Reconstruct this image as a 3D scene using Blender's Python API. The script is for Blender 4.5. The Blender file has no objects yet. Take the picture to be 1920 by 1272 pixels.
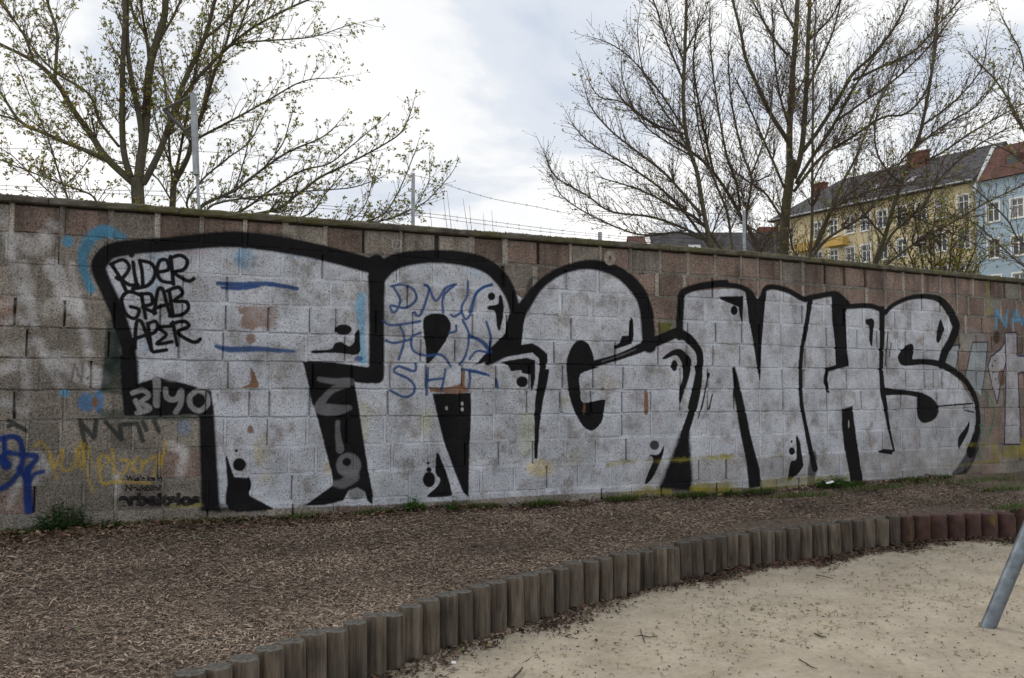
import bpy, bmesh, math, random
import numpy as np
from mathutils import Vector, Matrix
R = math.radians
random.seed(7); RNG = np.random.default_rng(7)
SC = bpy.context.scene
COL = SC.collection

# ---------------------------------------------------------------- camera
EYE = 1.65; FPX = 1750.0; TANP = 95.0 / FPX; PIT = math.atan(TANP)
cam_d = bpy.data.cameras.new("camera"); cam = bpy.data.objects.new("camera", cam_d); COL.objects.link(cam)
cam_d.sensor_width = 36.0; cam_d.lens = 36.0 * FPX / 1920.0; cam_d.clip_start = 0.1; cam_d.clip_end = 3000
cam.location = (0, 0, EYE); cam.rotation_euler = (R(90) + PIT, 0, 0)
SC.camera = cam

# ---------------------------------------------------------------- sky, sun, exposure
SUN_AZ, SUN_EL = R(-62), R(46)          # sun to the left, a little behind the wall, behind thin cloud
world = bpy.data.worlds.new("World"); SC.world = world; world.use_nodes = True
wn = world.node_tree.nodes; wl = world.node_tree.links; wn.clear()
def wnode(t, **k):
    n = wn.new(t)
    for a, b in k.items(): setattr(n, a, b)
    return n
sky = wnode('ShaderNodeTexSky', sky_type='NISHITA', sun_disc=False, sun_elevation=SUN_EL, sun_rotation=SUN_AZ, air_density=1.0, dust_density=1.5)
bg1 = wnode('ShaderNodeBackground'); bg1.inputs[1].default_value = 0.11
wl.new(sky.outputs[0], bg1.inputs[0])
tc = wnode('ShaderNodeTexCoord'); sep = wnode('ShaderNodeSeparateXYZ'); wl.new(tc.outputs['Generated'], sep.inputs[0])
def wmath(op, a, b=None, c=None):
    n = wnode('ShaderNodeMath', operation=op)
    for i, v in enumerate((a, b, c)):
        if v is None: continue
        if isinstance(v, (int, float)): n.inputs[i].default_value = v
        else: wl.new(v, n.inputs[i])
    return n.outputs[0]
zc = wmath('ADD', wmath('MAXIMUM', sep.outputs[2], 0.0), 0.22)
cmb = wnode('ShaderNodeCombineXYZ')
wl.new(wmath('DIVIDE', sep.outputs[0], zc), cmb.inputs[0]); wl.new(wmath('DIVIDE', sep.outputs[1], zc), cmb.inputs[1])
def wnoise(scale, detail, rough, off):
    m = wnode('ShaderNodeMapping'); m.inputs['Location'].default_value = off; wl.new(cmb.outputs[0], m.inputs[0])
    n = wnode('ShaderNodeTexNoise'); n.inputs['Scale'].default_value = scale; n.inputs['Detail'].default_value = detail
    n.inputs['Roughness'].default_value = rough; n.inputs['Distortion'].default_value = 0.25; wl.new(m.outputs[0], n.inputs[0]); return n.outputs[0]
def wramp(fac, stops):
    r = wnode('ShaderNodeValToRGB'); cr = r.color_ramp; cr.interpolation = 'EASE'
    while len(cr.elements) < len(stops): cr.elements.new(0.5)
    for e, (p, c) in zip(cr.elements, stops): e.position = p; e.color = (*c, 1)
    wl.new(fac, r.inputs[0]); return r.outputs[0]
n1 = wnoise(1.7, 7, 0.52, (3.1, 0.4, 0)); n2 = wnoise(0.9, 5, 0.5, (8.0, 5.2, 1.0))
cloud_col = wramp(n1, [(0.30, (0.62, 0.69, 0.81)), (0.40, (0.76, 0.81, 0.89)), (0.49, (0.98, 0.99, 1.0)), (0.66, (1.22, 1.21, 1.19))])
bg2 = wnode('ShaderNodeBackground'); wl.new(cloud_col, bg2.inputs[0]); bg2.inputs[1].default_value = 1.0
cover = wramp(n2, [(0.30, (0.72, 0.72, 0.72)), (0.42, (1, 1, 1))])
wmix = wnode('ShaderNodeMixShader'); wl.new(cover, wmix.inputs[0]); wl.new(bg1.outputs[0], wmix.inputs[1]); wl.new(bg2.outputs[0], wmix.inputs[2])
wout = wnode('ShaderNodeOutputWorld'); wl.new(wmix.outputs[0], wout.inputs[0])
sun_d = bpy.data.lights.new("sun", 'SUN'); sun_d.energy = 1.3; sun_d.angle = R(14); sun_d.color = (1.0, 0.95, 0.87)
sun = bpy.data.objects.new("sun", sun_d); COL.objects.link(sun)
sdir = Vector((math.sin(SUN_AZ) * math.cos(SUN_EL), math.cos(SUN_AZ) * math.cos(SUN_EL), math.sin(SUN_EL)))
sun.rotation_euler = sdir.to_track_quat('Z', 'Y').to_euler()
SC.view_settings.view_transform = 'Standard'; SC.view_settings.look = 'None'
SC.view_settings.exposure = 0.0; SC.view_settings.gamma = 1.0

# ---------------------------------------------------------------- geometry of the place
FWD = Vector((0, math.cos(PIT), math.sin(PIT))); UPV = Vector((0, -math.sin(PIT), math.cos(PIT)))
EYEV = Vector((0, 0, EYE))
def ray(px, py): return FWD + Vector((1, 0, 0)) * ((px - 960) / FPX) + UPV * ((636 - py) / FPX)
def at(px, py, Y):
    d = ray(px, py); return EYEV + d * (Y / d.y)
def on_z(px, py, z):
    d = ray(px, py); return EYEV + d * ((z - EYE) / d.z)
# wall: two straight runs with a slight bend, given in plan
A0 = Vector((-6.5, 9.27 - 6.5 * 0.4596, 0)); BEND = Vector((2.8, 9.27 + 2.8 * 0.4596, 0)); B1 = Vector((10.5, BEND.y + 7.7 * 0.586, 0))
DA = (BEND - A0).normalized(); DB = (B1 - BEND).normalized(); LA = (BEND - A0).length; LB = (B1 - BEND).length; LW = LA + LB
NA = Vector((DA.y, -DA.x, 0)); NB = Vector((DB.y, -DB.x, 0))      # towards the playground
Z_TOP, CH, Z_GND = 3.15, 0.25, 0.5
def wall_pt(u, z, out=0.0):
    p = A0 + DA * u + NA * out if u <= LA else BEND + DB * (u - LA) + NB * out
    return Vector((p.x, p.y, z))
def on_wall(px, py):
    d = ray(px, py); t = (A0 - EYEV).dot(NA) / d.dot(NA); p = EYEV + d * t
    if p.x <= BEND.x: return (p - A0).dot(DA), p.z, t
    t = (BEND - EYEV).dot(NB) / d.dot(NB); p = EYEV + d * t
    return LA + (p - BEND).dot(DB), p.z, t
U0, V0, VH = 0.0, 0.40, 2.90

# ---------------------------------------------------------------- helpers
def tag(o, label=None, cat=None, group=None, kind=None):
    for k, v in (('label', label), ('category', cat), ('group', group), ('kind', kind)):
        if v: o[k] = v
    return o
def empty(name, loc, label, cat, group=None):
    o = bpy.data.objects.new(name, None); COL.objects.link(o); o.location = loc; o.empty_display_size = 0.2
    return tag(o, label, cat, group)
class MB:
    def __init__(s): s.v = []; s.f = []; s.c = []
    def add(s, vs, fs, col=None):
        b = len(s.v); s.v.extend([tuple(p) for p in vs]); s.f.extend([tuple(i + b for i in f) for f in fs])
        if col is not None: s.c.extend([col] * len(vs))
    def box(s, lo, hi, M=None, col=None):
        x0, y0, z0 = lo; x1, y1, z1 = hi
        vs = [Vector(p) for p in ((x0,y0,z0),(x1,y0,z0),(x1,y1,z0),(x0,y1,z0),(x0,y0,z1),(x1,y0,z1),(x1,y1,z1),(x0,y1,z1))]
        if M is not None: vs = [M @ p for p in vs]
        s.add(vs, ((0,3,2,1),(4,5,6,7),(0,1,5,4),(1,2,6,5),(2,3,7,6),(3,0,4,7)), col)
    def tube(s, pts, rads, n=6, col=None, cap=True):
        pts = [Vector(p) for p in pts]; m = len(pts); b = len(s.v); vs = []
        t0 = (pts[1] - pts[0]).normalized(); ref = Vector((0.31, 0.2, 0.93)) if abs(t0.z) < 0.9 else Vector((1, 0, 0))
        side = t0.cross(ref).normalized()
        for i, p in enumerate(pts):
            t = (pts[min(i + 1, m - 1)] - pts[max(i - 1, 0)]).normalized()
            side = (side - t * side.dot(t)); side = side.normalized() if side.length > 1e-6 else t.orthogonal().normalized()
            w = t.cross(side)
            for k in range(n):
                a = 2 * math.pi * k / n; vs.append(p + (side * math.cos(a) + w * math.sin(a)) * rads[i])
        fs = [(i * n + k, i * n + (k + 1) % n, (i + 1) * n + (k + 1) % n, (i + 1) * n + k) for i in range(m - 1) for k in range(n)]
        if cap: fs.append(tuple(range((m - 1) * n, m * n))); fs.append(tuple(reversed(range(n))))
        s.add(vs, fs, col)
    def build(s, name, mat, parent=None, smooth=False):
        me = bpy.data.meshes.new(name); me.from_pydata(s.v, [], s.f)
        if s.c and len(s.c) == len(s.v):
            a = me.color_attributes.new('tint', 'FLOAT_COLOR', 'POINT')
            a.data.foreach_set('color', np.array([(*c, 1.0) for c in s.c], dtype=np.float32).ravel())
        me.materials.append(mat); me.update()
        if smooth: me.polygons.foreach_set('use_smooth', [True] * len(me.polygons))
        o = bpy.data.objects.new(name, me); COL.objects.link(o)
        if parent is not None: o.parent = parent; o.matrix_parent_inverse = Matrix.Translation(-Vector(parent.location)) if parent.type == 'EMPTY' and parent.rotation_euler.z == 0 else Matrix()
        return o
def mesh_np(name, V, F, mat, parent=None, col=None):
    """big meshes from numpy: V (n,3), F (m,k)"""
    me = bpy.data.meshes.new(name); V = np.asarray(V, np.float32); F = np.asarray(F, np.int32); k = F.shape[1]
    me.vertices.add(len(V)); me.vertices.foreach_set('co', V.ravel())
    me.loops.add(F.size); me.loops.foreach_set('vertex_index', F.ravel())
    me.polygons.add(len(F)); me.polygons.foreach_set('loop_start', np.arange(0, F.size, k, dtype=np.int32))
    if col is not None:
        a = me.color_attributes.new('tint', 'FLOAT_COLOR', 'POINT')
        c4 = np.ones((len(V), 4), np.float32); c4[:, :3] = col; a.data.foreach_set('color', c4.ravel())
    me.update(calc_edges=True); me.validate(); me.materials.append(mat)
    o = bpy.data.objects.new(name, me); COL.objects.link(o)
    if parent is not None: o.parent = parent; o.matrix_parent_inverse = Matrix.Translation(-Vector(parent.location))
    return o

# ---------------------------------------------------------------- materials
class NT:
    def __init__(s, name, rough=0.85, spec=0.25):
        s.m = bpy.data.materials.new(name); s.m.use_nodes = True; s.t = s.m.node_tree; s.t.nodes.clear()
        s.out = s.t.nodes.new('ShaderNodeOutputMaterial'); s.b = s.t.nodes.new('ShaderNodeBsdfPrincipled')
        s.t.links.new(s.b.outputs[0], s.out.inputs[0]); s.b.inputs['Roughness'].default_value = rough
        s.b.inputs['Specular IOR Level'].default_value = spec
    def n(s, t, **k):
        x = s.t.nodes.new(t)
        for a, b in k.items(): setattr(x, a, b)
        return x
    def put(s, sock, v):
        if isinstance(v, (int, float)): sock.default_value = v
        elif isinstance(v, (tuple, list)): sock.default_value = (*v, 1) if len(v) == 3 and len(sock.default_value) == 4 else v
        else: s.t.links.new(v, sock)
    def math(s, op, a, b=0.0, clamp=False):
        x = s.n('ShaderNodeMath', operation=op, use_clamp=clamp); s.put(x.inputs[0], a); s.put(x.inputs[1], b); return x.outputs[0]
    def mix(s, f, a, b, mode='MIX'):
        x = s.n('ShaderNodeMix', data_type='RGBA', blend_type=mode); s.put(x.inputs[0], f); s.put(x.inputs[6], a); s.put(x.inputs[7], b); return x.outputs[2]
    def ramp(s, f, stops):
        x = s.n('ShaderNodeValToRGB'); cr = x.color_ramp
        while len(cr.elements) < len(stops): cr.elements.new(0.5)
        for e, (p, c) in zip(cr.elements, stops): e.position = p; e.color = (c, c, c, 1) if isinstance(c, (int, float)) else (*c, 1)
        s.put(x.inputs[0], f); return x.outputs[0]
    def pos(s): return s.n('ShaderNodeNewGeometry').outputs['Position']
    def obj(s): return s.n('ShaderNodeTexCoord').outputs['Object']
    def noise(s, vec, scale, detail=4, rough=0.55, stretch=None, out=0):
        if stretch:
            mp = s.n('ShaderNodeMapping'); mp.inputs['Scale'].default_value = stretch; s.put(mp.inputs[0], vec); vec = mp.outputs[0]
        x = s.n('ShaderNodeTexNoise'); x.inputs['Scale'].default_value = scale; x.inputs['Detail'].default_value = detail
        x.inputs['Roughness'].default_value = rough; s.put(x.inputs['Vector'], vec); return x.outputs[out]
    def voro(s, vec, scale, feature='F1'):
        x = s.n('ShaderNodeTexVoronoi', feature=feature); x.inputs['Scale'].default_value = scale; s.put(x.inputs['Vector'], vec); return x.outputs[0]
    def bump(s, h, strength=0.5, dist=0.01):
        x = s.n('ShaderNodeBump'); x.inputs['Strength'].default_value = strength; x.inputs['Distance'].default_value = dist
        s.put(x.inputs['Height'], h); s.t.links.new(x.outputs[0], s.b.inputs['Normal']); return x
    def tint(s): return s.n('ShaderNodeVertexColor', layer_name='tint').outputs[0]
    def base(s, c): s.put(s.b.inputs['Base Color'], c); return s.m
def plain(name, col, rough=0.8, var=0.25, scale=6.0, metallic=0.0, bump=0.0, bscale=40):
    m = NT(name, rough); p = m.obj()
    f = m.ramp(m.noise(p, scale, 5), [(0.3, 1 - var), (0.7, 1 + var)])
    m.b.inputs['Metallic'].default_value = metallic
    if bump: m.bump(m.noise(p, bscale, 4), bump, 0.01)
    return m.base(m.mix(1.0, col, f, 'MULTIPLY'))
def tinted(name, rough=0.85, var=0.3, scale=30.0, spec=0.2):
    m = NT(name, rough, spec); f = m.ramp(m.noise(m.pos(), scale, 3), [(0.3, 1 - var), (0.7, 1 + var)])
    return m.base(m.mix(1.0, m.tint(), f, 'MULTIPLY'))
# ---------------------------------------------------------------- the sprayed paint: rasterised from strokes and outlines into a map in wall metres
TX = 0.004; CW = int(LW / TX); CHH = int(VH / TX)
cvC = np.zeros((CHH, CW, 3), np.float32); cvA = np.zeros((CHH, CW), np.float32)
def vnoise(h, w, cell, seed):
    g = np.random.default_rng(seed).random((h // cell + 3, w // cell + 3)).astype(np.float32)
    y = np.arange(h) / cell; x = np.arange(w) / cell; yi = y.astype(int); xi = x.astype(int)
    fy = (y - yi)[:, None]; fx = (x - xi)[None, :]; fy = fy * fy * (3 - 2 * fy); fx = fx * fx * (3 - 2 * fx)
    a = g[yi][:, xi]; b = g[yi][:, xi + 1]; c = g[yi + 1][:, xi]; d = g[yi + 1][:, xi + 1]
    return ((a * (1 - fx) + b * fx) * (1 - fy) + (c * (1 - fx) + d * fx) * fy) - 0.5
EDGE = vnoise(CHH, CW, 4, 1) * 0.6 + vnoise(CHH, CW, 11, 2) * 0.5 + (np.random.default_rng(3).random((CHH, CW)).astype(np.float32) - 0.5) * 0.5
BLOT = vnoise(CHH, CW, 40, 5) + vnoise(CHH, CW, 17, 6) * 0.6
CROPS = {0: (0, 0, 1.0), 1: (0, 340, 3.7417), 2: (0, 640, 3.7417), 3: (440, 380, 3.7417), 4: (440, 640, 3.7417), 5: (880, 420, 3.7417), 6: (880, 640, 3.7417), 7: (1320, 460, 3.18), 8: (1320, 640, 3.18)}
def to_uv(crop, pts):
    ox, oy, s = CROPS[crop]; o = []
    for p in pts:
        u, z, t = on_wall(ox + p[0] / s, oy + p[1] / s); o.append((u, z, t / FPX))
    return o
def smooth(pts, closed=False, n=6):
    P = [np.array(p, float) for p in pts]; m = len(P)
    if m < 3: return P
    out = []; rng = range(m) if closed else range(m - 1)
    for i in rng:
        p1, p2 = P[i], P[(i + 1) % m]
        p0 = P[i - 1] if (closed or i > 0) else p1; p3 = P[(i + 2) % m] if (closed or i + 2 < m) else p2
        for k in range(n):
            t = k / n
            out.append(0.5 * ((2 * p1) + (p2 - p0) * t + (2 * p0 - 5 * p1 + 4 * p2 - p3) * t * t + (3 * p1 - p0 - 3 * p2 + p3) * t ** 3))
    if not closed: out.append(P[-1])
    return out
def window(u0, u1, v0, v1, pad):
    x0 = max(0, int((u0 - pad) / TX)); x1 = min(CW, int((u1 + pad) / TX) + 2); y0 = max(0, int((v0 - V0 - pad) / TX)); y1 = min(CHH, int((v1 - V0 + pad) / TX) + 2)
    return x0, x1, y0, y1
def over(x0, x1, y0, y1, m, col, alpha):
    m = np.clip(m, 0, 1) * alpha; A = cvA[y0:y1, x0:x1]; C = cvC[y0:y1, x0:x1]; ao = m + A * (1 - m)
    k = (m / np.maximum(ao, 1e-5))[..., None]; C[...] = np.array(col, np.float32) * k + C * (1 - k); A[...] = ao
def finish(sd, x0, x1, y0, y1, col, alpha, soft, rough, blot):
    sd = sd + EDGE[y0:y1, x0:x1] * rough
    if col is BLK and alpha > .9: alpha = 1.0
    m = np.clip(0.5 - sd / (2 * soft), 0, 1); m = m * m * (3 - 2 * m)
    if blot: m = m * np.clip(1.0 - blot * (BLOT[y0:y1, x0:x1] + 0.35), 0, 1)
    over(x0, x1, y0, y1, m, col, alpha)
def stroke(crop, pts, w, col, alpha=0.95, soft=0.006, rough=0.006, blot=0.0, curve=True):
    s = CROPS[crop][2]; ws = list(w) if isinstance(w, (list, tuple)) else [w] * len(pts)
    q = [(u, z, 0.5 * wi / s * k) for (u, z, k), wi in zip(to_uv(crop, pts), ws)]
    if len(q) == 1: q = q + [(q[0][0] + 1e-3, q[0][1], q[0][2])]
    q = smooth(q, False, 5) if curve else [np.array(a) for a in q]
    q = np.array(q); rm = q[:, 2].max() + soft * 1.6 + rough
    x0, x1, y0, y1 = window(q[:, 0].min(), q[:, 0].max(), q[:, 1].min(), q[:, 1].max(), rm)
    if x1 <= x0 or y1 <= y0: return
    sd = np.full((y1 - y0, x1 - x0), 9.0, np.float32)
    for a, b in zip(q[:-1], q[1:]):
        X0, X1, Y0, Y1 = window(min(a[0], b[0]), max(a[0], b[0]), min(a[1], b[1]), max(a[1], b[1]), rm + 0.01)
        X0 = max(X0, x0); X1 = min(X1, x1); Y0 = max(Y0, y0); Y1 = min(Y1, y1)
        if X1 <= X0 or Y1 <= Y0: continue
        gx = (np.arange(X0, X1) * TX)[None, :]; gy = (np.arange(Y0, Y1) * TX + V0)[:, None]
        dx, dy = b[0] - a[0], b[1] - a[1]; L = dx * dx + dy * dy + 1e-12
        t = np.clip(((gx - a[0]) * dx + (gy - a[1]) * dy) / L, 0, 1)
        d = np.hypot(gx - a[0] - t * dx, gy - a[1] - t * dy) - (a[2] + (b[2] - a[2]) * t)
        v = sd[Y0 - y0:Y1 - y0, X0 - x0:X1 - x0]; np.minimum(v, d, out=v)
    finish(sd, x0, x1, y0, y1, col, alpha, soft, rough, blot)
def poly(crop, pts, col, alpha=0.95, soft=0.006, rough=0.006, blot=0.0, curve=True, uv=None):
    q = [(u, z) for u, z, k in to_uv(crop, pts)] if uv is None else uv
    q = np.array(smooth(q, True, 4) if curve else q)
    x0, x1, y0, y1 = window(q[:, 0].min(), q[:, 0].max(), q[:, 1].min(), q[:, 1].max(), soft * 1.6 + rough)
    if x1 <= x0 or y1 <= y0: return
    gx = (np.arange(x0, x1) * TX)[None, :].astype(np.float32); gy = (np.arange(y0, y1) * TX + V0)[:, None].astype(np.float32)
    ins = np.zeros((y1 - y0, x1 - x0), bool); sd = np.full(ins.shape, 9.0, np.float32); band = soft * 2 + rough * 2 + 0.01
    for a, b in zip(q, np.roll(q, -1, 0)):
        if a[1] != b[1]:
            c = ((a[1] > gy) != (b[1] > gy)); xi = (b[0] - a[0]) * (gy - a[1]) / (b[1] - a[1]) + a[0]; ins ^= (c & (gx < xi))
        X0, X1, Y0, Y1 = window(min(a[0], b[0]), max(a[0], b[0]), min(a[1], b[1]), max(a[1], b[1]), band)
        X0 = max(X0, x0); X1 = min(X1, x1); Y0 = max(Y0, y0); Y1 = min(Y1, y1)
        if X1 <= X0 or Y1 <= Y0: continue
        sx = gx[:, X0 - x0:X1 - x0]; sy = gy[Y0 - y0:Y1 - y0]; dx, dy = b[0] - a[0], b[1] - a[1]; L = dx * dx + dy * dy + 1e-12
        t = np.clip(((sx - a[0]) * dx + (sy - a[1]) * dy) / L, 0, 1); v = sd[Y0 - y0:Y1 - y0, X0 - x0:X1 - x0]
        np.minimum(v, np.hypot(sx - a[0] - t * dx, sy - a[1] - t * dy), out=v)
    finish(np.where(ins, -np.minimum(sd, 1), sd), x0, x1, y0, y1, col, alpha, soft, rough, blot)
def ell(crop, c, rx, ry, col, alpha=0.95, soft=0.006, **k):
    poly(crop, [(c[0] + rx * math.cos(a), c[1] + ry * math.sin(a)) for a in [i * math.pi / 5 for i in range(10)]], col, alpha, soft, **k)
SIL = (0.455, 0.48, 0.535); BLK = (0.011, 0.011, 0.013); BLU = (0.018, 0.06, 0.19); CHALK = (0.50, 0.50, 0.51); GRY = (0.17, 0.17, 0.18)
YEL = (0.40, 0.27, 0.02); OLV = (0.24, 0.21, 0.025); LBL = (0.09, 0.27, 0.46); RUST = (0.19, 0.098, 0.055)
# older paint under the big piece
for pts, w in (([(50,370),(90,560),(150,800)],60), ([(0,860),(110,840),(205,830)],40), ([(170,590),(200,800),(230,1000)],55), ([(500,590),(560,900),(620,1210)],55),
               ([(370,600),(420,700),(440,800)],110), ([(0,1180),(120,1160),(260,1120)],45), ([(120,420),(250,460),(320,400)],110), ([(0,240),(20,290)],60), ([(350,300),(380,320)],60), ([(40,1000),(120,960),(180,1000)],40),([(330,900),(480,860),(560,940)],90)):
    stroke(1, pts, w, CHALK, 0.78, 0.03, 0.03, 0.7)
for pts, w in (([(0,220),(100,160),(140,60)],70), ([(170,130),(180,400),(160,520)],50), ([(280,40),(330,140),(420,300)],60), ([(430,130),(560,220),(690,260)],130), ([(0,420),(90,440),(180,470)],80), ([(60,1150),(130,980),(110,800)],50),([(250,820),(300,900),(230,960)],90),([(1200,720),(1290,800),(1270,920)],60),([(820,1080),(820,950)],40)):
    stroke(2, pts, w, CHALK, 0.7, 0.03, 0.03, 0.7)
stroke(1, [(640,760),(585,620),(585,500),(630,410),(710,355),(790,365),(870,395)], [50,60,70,80,90,70,30], (0.05,0.20,0.33), 0.85, 0.022, 0.02)
ell(1, (475,425), 38, 42, (0.05,0.20,0.33), 0.8, 0.02)
ell(2, (455,365), 40, 28, LBL, 0.8, 0.015); ell(2, (600,430), 55, 65, (0.05,0.17,0.36), 0.75, 0.025); ell(2, (690,420), 35, 80, (0.05,0.17,0.36), 0.75, 0.02); ell(2, (665,430), 24, 34, RUST, 0.95); ell(2, (1285,610), 50, 55, (0.08,0.16,0.3), 0.55, 0.03, blot=0.8)
# silver fill of the letters
poly(0, [(187,494),(215,472),(330,458),(430,452),(560,464),(690,495),(720,510),(780,487),(860,482),(920,500),(958,545),(978,560),(1030,512),(1090,497),(1150,507),(1200,548),(1222,610),(1236,650),(1280,630),(1276,562),(1290,547),(1400,540),(1425,562),(1440,540),(1510,560),(1530,562),(1570,556),(1600,578),(1655,580),(1700,562),(1750,557),(1788,600),(1796,622),(1766,688),(1800,715),(1833,770),(1836,830),(1815,878),(1790,892),(1600,902),(1420,915),(1300,915),(1180,922),(1000,930),(880,938),(700,948),(620,950),(500,955),(390,952),(402,860),(394,735),(250,728),(240,650),(215,572)], SIL, 0.97, 0.008, 0.01, curve=False)
poly(0, [(1665,745),(1830,760),(1836,830),(1790,892),(1650,898)], (0.25,0.25,0.26), 0.55, 0.03, 0.02, 0.5, curve=False)
poly(0, [(1210,870),(1420,860),(1900,835),(1900,880),(1420,912),(1150,915)], (0.22,0.19,0.16), 0.45, 0.03, 0.03, 0.8, curve=False)
# stains and colours inside the silver
for c, p, rx, ry, col, a in ((1,(1690,530),60,60,LBL,.7),(3,(80,400),65,75,(.10,.30,.52),.8),(3,(420,375),35,22,LBL,.7),(3,(555,392),45,20,LBL,.75),(3,(670,400),40,14,LBL,.5),(1,(1120,540),80,45,LBL,.6),(1,(1080,700),55,110,LBL,.35),(1,(1020,1120),30,80,LBL,.4),(1,(1340,495),110,22,(.25,.08,.09),.5),(3,(1700,480),60,60,LBL,.3),
        (4,(200,760),70,110,(.45,.36,.10),.45),(4,(1340,560),60,100,(.36,.38,.16),.4),(4,(900,560),50,140,(.36,.38,.16),.4),(4,(650,890),22,40,YEL,.5),(4,(1660,840),20,40,(.4,.38,.1),.4),(6,(400,650),60,170,(.33,.36,.13),.5),(6,(500,890),100,60,(.48,.36,.08),.6),(6,(660,420),25,40,YEL,.4),(6,(200,650),20,35,YEL,.5),(6,(740,820),70,70,(.4,.36,.14),.3),(4,(1000,1000),60,80,(.38,.45,.38),.3),(4,(230,960),60,40,(.42,.36,.12),.35),(6,(1300,560),60,60,(.35,.28,.31),.3),(5,(1380,890),60,40,(.4,.26,.32),.4)):
    ell(c, p, rx, ry, col, a, 0.035, rough=0.03, blot=0.9)
stroke(3, [(885,660),(880,760),(890,880),(895,1000),(900,1110)], [70,70,50,40,60], (0.16,0.40,0.62), 0.8, 0.02, 0.012)
poly(3, [(20,715),(90,730),(160,712),(300,725),(285,790),(305,880),(240,895),(180,880),(100,895),(30,885),(45,800)], RUST, 0.9, 0.006, 0.05, 0.55, curve=False)
ell(3, (110,955), 35, 35, RUST, 0.8, 0.01, rough=0.02); poly(4, [(105,190),(125,200),(160,280),(160,325),(50,330),(110,290)], (0.20,0.11,0.06), 0.95, 0.005, 0.015); ell(4, (108,625), 22, 28, RUST, 0.9, rough=0.015)
poly(6, [(1228,360),(1248,360),(1254,505),(1226,500)], RUST, 0.95, 0.004, 0.012); ell(6, (935,335), 14, 14, RUST, 0.9)
poly(5, [(1320,700),(1420,695),(1410,745),(1330,775)], (0.10,0.10,0.03), 0.95, 0.005, 0.01, curve=False)
# dark green patch, old tag
poly(1, [(745,960),(830,985),(850,1272),(860,1500),(700,1480),(735,1200)], (0.014,0.03,0.027), 0.9, 0.015, 0.02, 0.6, curve=False)
poly(2, [(690,480),(1400,500),(1390,560),(700,545)], (0.03,0.05,0.045), 0.7, 0.02, 0.02, 0.6, curve=False)
for pts in ([(560,560),(600,750),(562,575),(660,680),(672,560)], [(740,570),(850,690),(840,590),(960,578),(1000,700)], [(1000,570),(1025,625)], [(1080,560),(1110,630)], [(60,600),(100,580),(60,560),(180,630)]): stroke(2, pts, 32, (0.03,0.036,0.034), 0.85, 0.008, curve=False)
stroke(2, [(500,285),(520,160),(570,285),(580,150)], 16, (0.10,0.08,0.08), 0.7, 0.008, curve=False); ell(2, (612,262), 12, 12, (0.1,0.08,0.08), 0.7)
# T
stroke(0, [(247,728),(240,655),(217,580),(188,515),(190,488),(222,468),(330,458),(430,450),(520,459),(600,474),(706,502)], [24,26,26,26,30,30,27,30,31,30,30], BLK, 0.96, 0.014)
stroke(0, [(330,450),(430,442),(540,448)], 16, BLK, 0.6, 0.03, 0.02)
stroke(0, [(706,495),(706,600),(706,705)], [34,30,30], BLK, 0.96, 0.012)
poly(4, [(478,150),(520,140),(700,150),(930,185),(1030,150),(1030,290),(940,300),(840,290),(850,350),(880,540),(910,740),(940,930),(970,1080),(965,1150),(930,1120),(910,1060),(860,1030),(800,1050),(760,1120),(640,1150),(480,1160),(580,1090),(690,1010),(680,930),(640,780),(600,620),(560,470),(540,440),(530,370),(500,240)], BLK, 0.96, 0.008, curve=False)
G2 = (0.135, 0.135, 0.145)
stroke(4, [(590,268),(700,285),(810,290),(700,335),(630,400),(600,470),(700,485),(800,470)], [34,44,60,46,50,80,80,40], G2, 0.9, 0.010)
stroke(4, [(722,570),(722,650),(738,760)], [34,38,58], G2, 0.9, 0.008); ell(4, (798,872), 88, 88, G2, 0.9, 0.01); ell(4, (786,850), 30, 28, BLK, 0.95)
stroke(4, [(830,950),(760,1000),(700,1000)], [90,70,40], G2, 0.75, 0.015); ell(4, (850,1075), 60, 40, G2, 0.8, 0.015)
ell(3, (762,893), 58, 37, BLK); poly(3, [(545,1040),(670,1030),(700,990),(745,980),(800,1010),(835,980),(845,920),(872,895),(878,960),(865,1066),(700,1056),(550,1060)], BLK)
# left leg and the small filled word
poly(2, [(840,100),(920,100),(945,305),(1060,270),(1110,255),(1300,300),(1480,350),(1503,522),(1300,515),(1180,522),(1030,525),(870,525),(850,340)], BLK, 0.95, 0.01, curve=False)
for pts, w in (([(930,365),(1000,345),(1040,385),(990,430),(1050,475),(960,505)],34), ([(1095,275),(1100,330),(1100,445)],52), ([(1160,340),(1170,400),(1230,410),(1270,350),(1265,440),(1230,500)],36), ([(1390,345),(1330,390),(1340,460),(1400,490),(1455,440),(1445,375),(1395,350)],36), ([(950,420),(985,500)],34)):
    stroke(2, pts, w, (0.25,0.25,0.265), 0.92, 0.007)
ell(2, (1210,250), 70, 35, (0.2,0.2,0.21), 0.7, 0.02, blot=0.8)
poly(2, [(1395,520),(1503,520),(1520,800),(1540,1130),(1545,1200),(1410,1190),(1405,940)], BLK, 0.95, 0.016, curve=False)
poly(2, [(1580,820),(1595,818),(1620,900),(1650,960),(1700,975),(1745,955),(1762,1010),(1742,1080),(1800,1115),(1870,1165),(1600,1165),(1595,1000)], BLK, 0.96, 0.006)
ell(2, (1656,770), 11, 12, BLK); ell(2, (1678,868), 46, 46, BLK)
poly(4, [(-40,980),(60,960),(105,980),(110,1030),(100,1080),(200,1140),(265,1172),(230,1185),(-40,1185)], BLK, 0.95, 0.008)
stroke(2, [(1430,1170),(1600,1175),(1850,1180)], [60,50,30], BLK, 0.75, 0.03, 0.03)
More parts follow.
